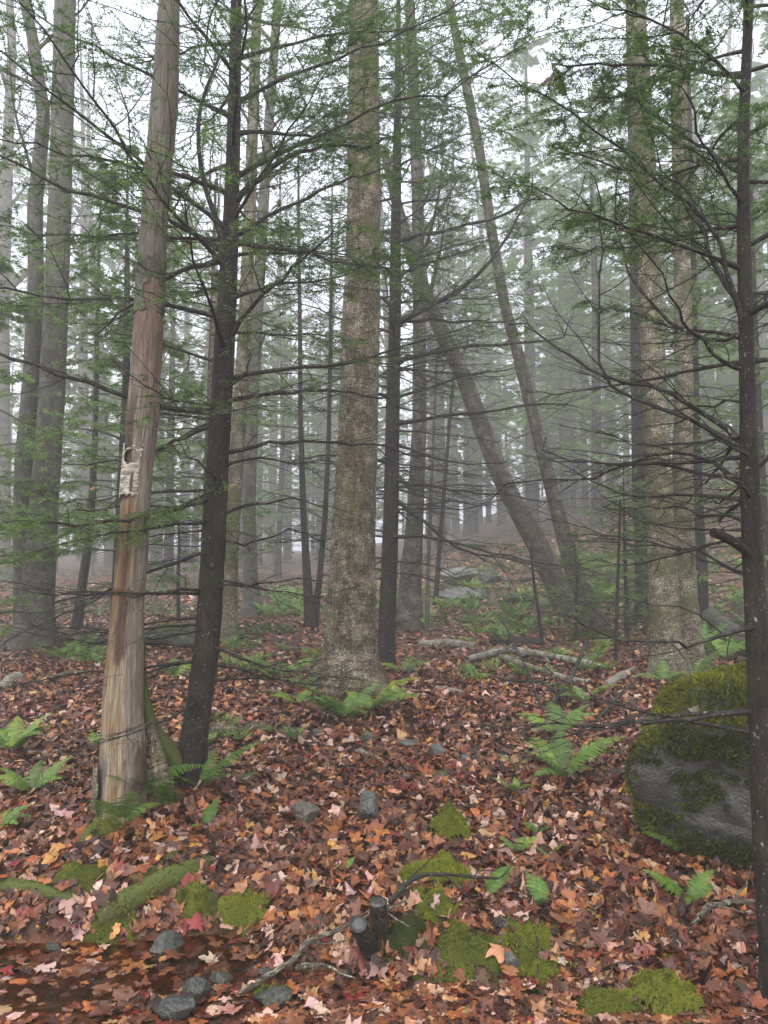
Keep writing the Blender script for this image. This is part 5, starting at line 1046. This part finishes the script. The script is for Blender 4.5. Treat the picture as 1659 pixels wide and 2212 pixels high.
def leaves_into(a, x, y, lod, smin, smax, lift, tiltmax=.45, zf=None, crumple=1.0, nf=None):
    n = len(x)
    if n == 0: return
    nn = Hn(x, y) if nf is None else nf; z = (H(x, y) if zf is None else zf); onw = z < WATER; z = np.maximum(z, WATER - .002)
    nn[onw] = (0, 0, 1)
    tl = np.where(onw, .04, tiltmax)[:, None]; nn = nrm(nn + rng.normal(0, 1, (n, 3)) * tl * np.array((1, 1, .4)))
    ex = nrm(np.cross(nn, rng.normal(0, 1, (n, 3)))); ey = np.cross(nn, ex)
    crumple = crumple * rng.choice([.5, 1., 2.], n, p=[.45, .35, .2])[:, None]
    sc = smin + (smax - smin) * rng.random(n)**1.4; kd = rng.choice(3, n, p=(.62, .26, .12)); col = leaf_cols(n); lz = rng.uniform(.004, lift, n) * np.where(onw, .15, 1)
    for kind in range(3):
        m = np.where(kd == kind)[0]; N = len(m)
        if not N: continue
        o = leaf_outline(kind, LOD[lod][0]); no = len(o); ring = np.vstack([[[-.05, 0]], o]); q = np.repeat(ring[None], N, 0) * rng.uniform(.85, 1.12, (N, 1, 2)) + rng.normal(0, .05, (N, no + 1, 2))
        crumple_ = crumple[m]; c1 = rng.normal(.1, .38, (N, 1)) * crumple_; c2 = rng.normal(.05, .38, (N, 1)) * crumple_; c3 = rng.normal(0, .4, (N, 1)) * crumple_; c1[onw[m]] *= .2; c2[onw[m]] *= .2; c3[onw[m]] *= .2
        zz = c1 * q[..., 0]**2 + c2 * q[..., 1]**2 + c3 * q[..., 0] * q[..., 1] + .22 * crumple_ * np.abs(q[..., 1]) * rng.uniform(-.3, 1, (N, 1)) + rng.normal(0, .035, (N, no + 1)) * crumple_
        s3 = sc[m][:, None, None]; v = (q[..., :1] * ex[m][:, None] + q[..., 1:] * ey[m][:, None] + zz[..., None] * nn[m][:, None]) * s3
        v = v - np.minimum(v[..., 2].min(1), 0)[:, None, None] * np.array((0, 0, .5)); v = v + np.stack([x[m], y[m], z[m] + lz[m]], 1)[:, None]
        b = np.arange(N)[:, None] * (no + 1); i = np.arange(no)[None]; f = np.stack([np.broadcast_to(b, (N, no)), b + 1 + i, b + 1 + (i + 1) % no], -1).reshape(-1, 3)
        shade = np.ones((N, no + 1, 1)) * rng.uniform(.9, 1.1, (N, no + 1, 1)); shade[:, 0] *= rng.uniform(.75, 1.1, (N, 1))
        a.add(v.reshape(-1, 3), f, (col[m][:, None] * shade).reshape(-1, 3))
def scatter(n, y0, y1, mx=.56):
    y = np.sqrt(rng.uniform(y0**2, y1**2, n)); return rng.uniform(-mx, mx, n) * y, y
BARE = [(.55, 3.3, .16)]
def clear(x, y, p=.75):
    k = np.ones(len(x), bool)
    for bx, by, br in BARE: k &= ~((np.hypot(x - bx, y - by) < br) & (rng.random(len(x)) < p))
    for ex_, ey_, ra, rb, pr in EXC: k &= ~((((x - ex_) / ra)**2 + ((y - ey_) / rb)**2 < 1) & (rng.random(len(x)) < pr))
    w = H(x, y) < WATER - .005; k &= ~(w & (x < -.4) & (rng.random(len(x)) < .8)); return k
a = Acc(); x, y = scatter(8200, 2.5, 3.8, .60); k = clear(x, y); leaves_into(a, x[k], y[k], 3, .024, .072, .022, .3)
x, y = scatter(16500, 3.75, 5.6, .58); k = clear(x, y); leaves_into(a, x[k], y[k], 0, .024, .07, .02, .3)
sx = np.where(rng.random(7000) < .5, -1, 1); y = np.sqrt(rng.uniform(2.0**2, 9**2, 7000)); x = sx * rng.uniform(.57, .9, 7000) * (y + .6); k = clear(x, y); leaves_into(a, x[k], y[k], 2, .04, .075, .026, .3)
x, y = scatter(27000, 5.4, 9.5); k = clear(x, y); leaves_into(a, x[k], y[k], 1, .028, .068, .024, .34)
x, y = scatter(28000, 9.3, 16, .66); leaves_into(a, x, y, 2, .05, .085, .03, .3)
x, y = scatter(17000, 15.5, 36); leaves_into(a, x, y, 2, .1, .17, .03, .2)
tag(a.build('leaf_litter', M['litter'], ground, smooth=True), kind='stuff')
for root, bv, bn in BOULDER:
    k = np.where((bn[:, 2] > .55) & (rng.random(len(bv)) < .012))[0]; a = Acc(); leaves_into(a, bv[k, 0], bv[k, 1], 0, .03, .07, .03, .25, zf=bv[k, 2], nf=bn[k].copy()); a.v = [q - np.array(root.location) for q in a.v]
    tag(a.build('leaf_scatter', M['litter'], root), kind='stuff')
for root, q, rr in LOGS:
    m = 14; k = rng.integers(0, len(q), m); off = rng.normal(0, .55, m); x = q[k, 0] + .3 * rr[k] * off; y = q[k, 1] + rr[k] * off; z = q[k, 2] + rr[k] * np.sqrt(np.clip(1 - off**2, 0, 1)); a = Acc(); leaves_into(a, x, y, 0, .025, .06, .02, .35, zf=z); a.v = [w_ - np.array(root.location) for w_ in a.v]
    tag(a.build('leaf_scatter', M['litter'], root), kind='stuff')
# the three hundred that show largest, one object each, sharing a few meshes
LM_ = []
for k in range(18):
    a = Acc(); leaves_into(a, np.array([0.]), np.array([0.]), 3, 1., 1., .005, 0.0, zf=np.array([0.5]), crumple=1.0); a.v[0] -= np.array((0, 0, .5)); a.c[0] = np.ones_like(a.c[0])
    o = a.build('leaf', M['leaf']); LM_.append(o.data); bpy.data.objects.remove(o)
x, y = scatter(420, 2.75, 4.3, .52); k = clear(x, y, .5); x, y = x[k][:300], y[k][:300]; nn = Hn(x, y); cols = leaf_cols(len(x)); bright = rng.random(len(x)) < .2; cols[bright] = np.array([(.40, .27, .23), (.36, .17, .05), (.42, .22, .06), (.30, .17, .14), (.20, .02, .02)])[rng.integers(0, 5, bright.sum())] * U(.8, 1.15, (bright.sum(), 1))
for j in range(len(x)):
    o = bpy.data.objects.new('leaf', LM_[j % 18]); C.objects.link(o); o.parent = ground; z = float(H(x[j], y[j])); w = z < WATER; s = U(.04, .072)
    n = Vector((0, 0, 1)) if w else Vector(nn[j] + rng.normal(0, .16, 3)); o.rotation_mode = 'QUATERNION'; o.rotation_quaternion = n.to_track_quat('Z', 'Y') @ Vector((0, 0, 1)).rotation_difference(Vector((0, 0, 1))); o.rotation_quaternion = o.rotation_quaternion @ __import__('mathutils').Quaternion((0, 0, 1), U(0, 6.28))
    o.location = (x[j], y[j], max(z, WATER) + (.002 if w else U(.022, .036))); o.scale = (s, s, s); o.color = (*cols[j], 1)
# a few leaves caught in the branches
for px, py, Yd, s, c, lab in ((1182, 175, 3.2, .055, (.06, .01, .012), 'dark red maple leaf caught in the high boughs of the edge hemlock'), (590, 405, 4.6, .04, (.10, .03, .02), 'red leaf caught in the boughs beside the slender hemlock'), (200, 1055, 5.0, .036, (.2, .07, .035), 'orange leaf hanging west of the birch bark patch'),
                              (1415, 948, 4.2, .022, (.10, .025, .02), 'small red leaf hanging in front of the yellow birches'), (1240, 840, 4.0, .02, (.2, .08, .05), 'tiny orange leaf on a bare bough of the edge hemlock')):
    o = bpy.data.objects.new('hanging_leaf', LM_[0 if s > .05 else 3]); C.objects.link(o); o.location = tuple(at(px, py, Yd)); o.scale = (s, s, s); o.rotation_euler = (U(.8, 1.6), U(-.5, .5), U(-1, 1)); o.color = (*c, 1); tag(o, lab, 'leaf')
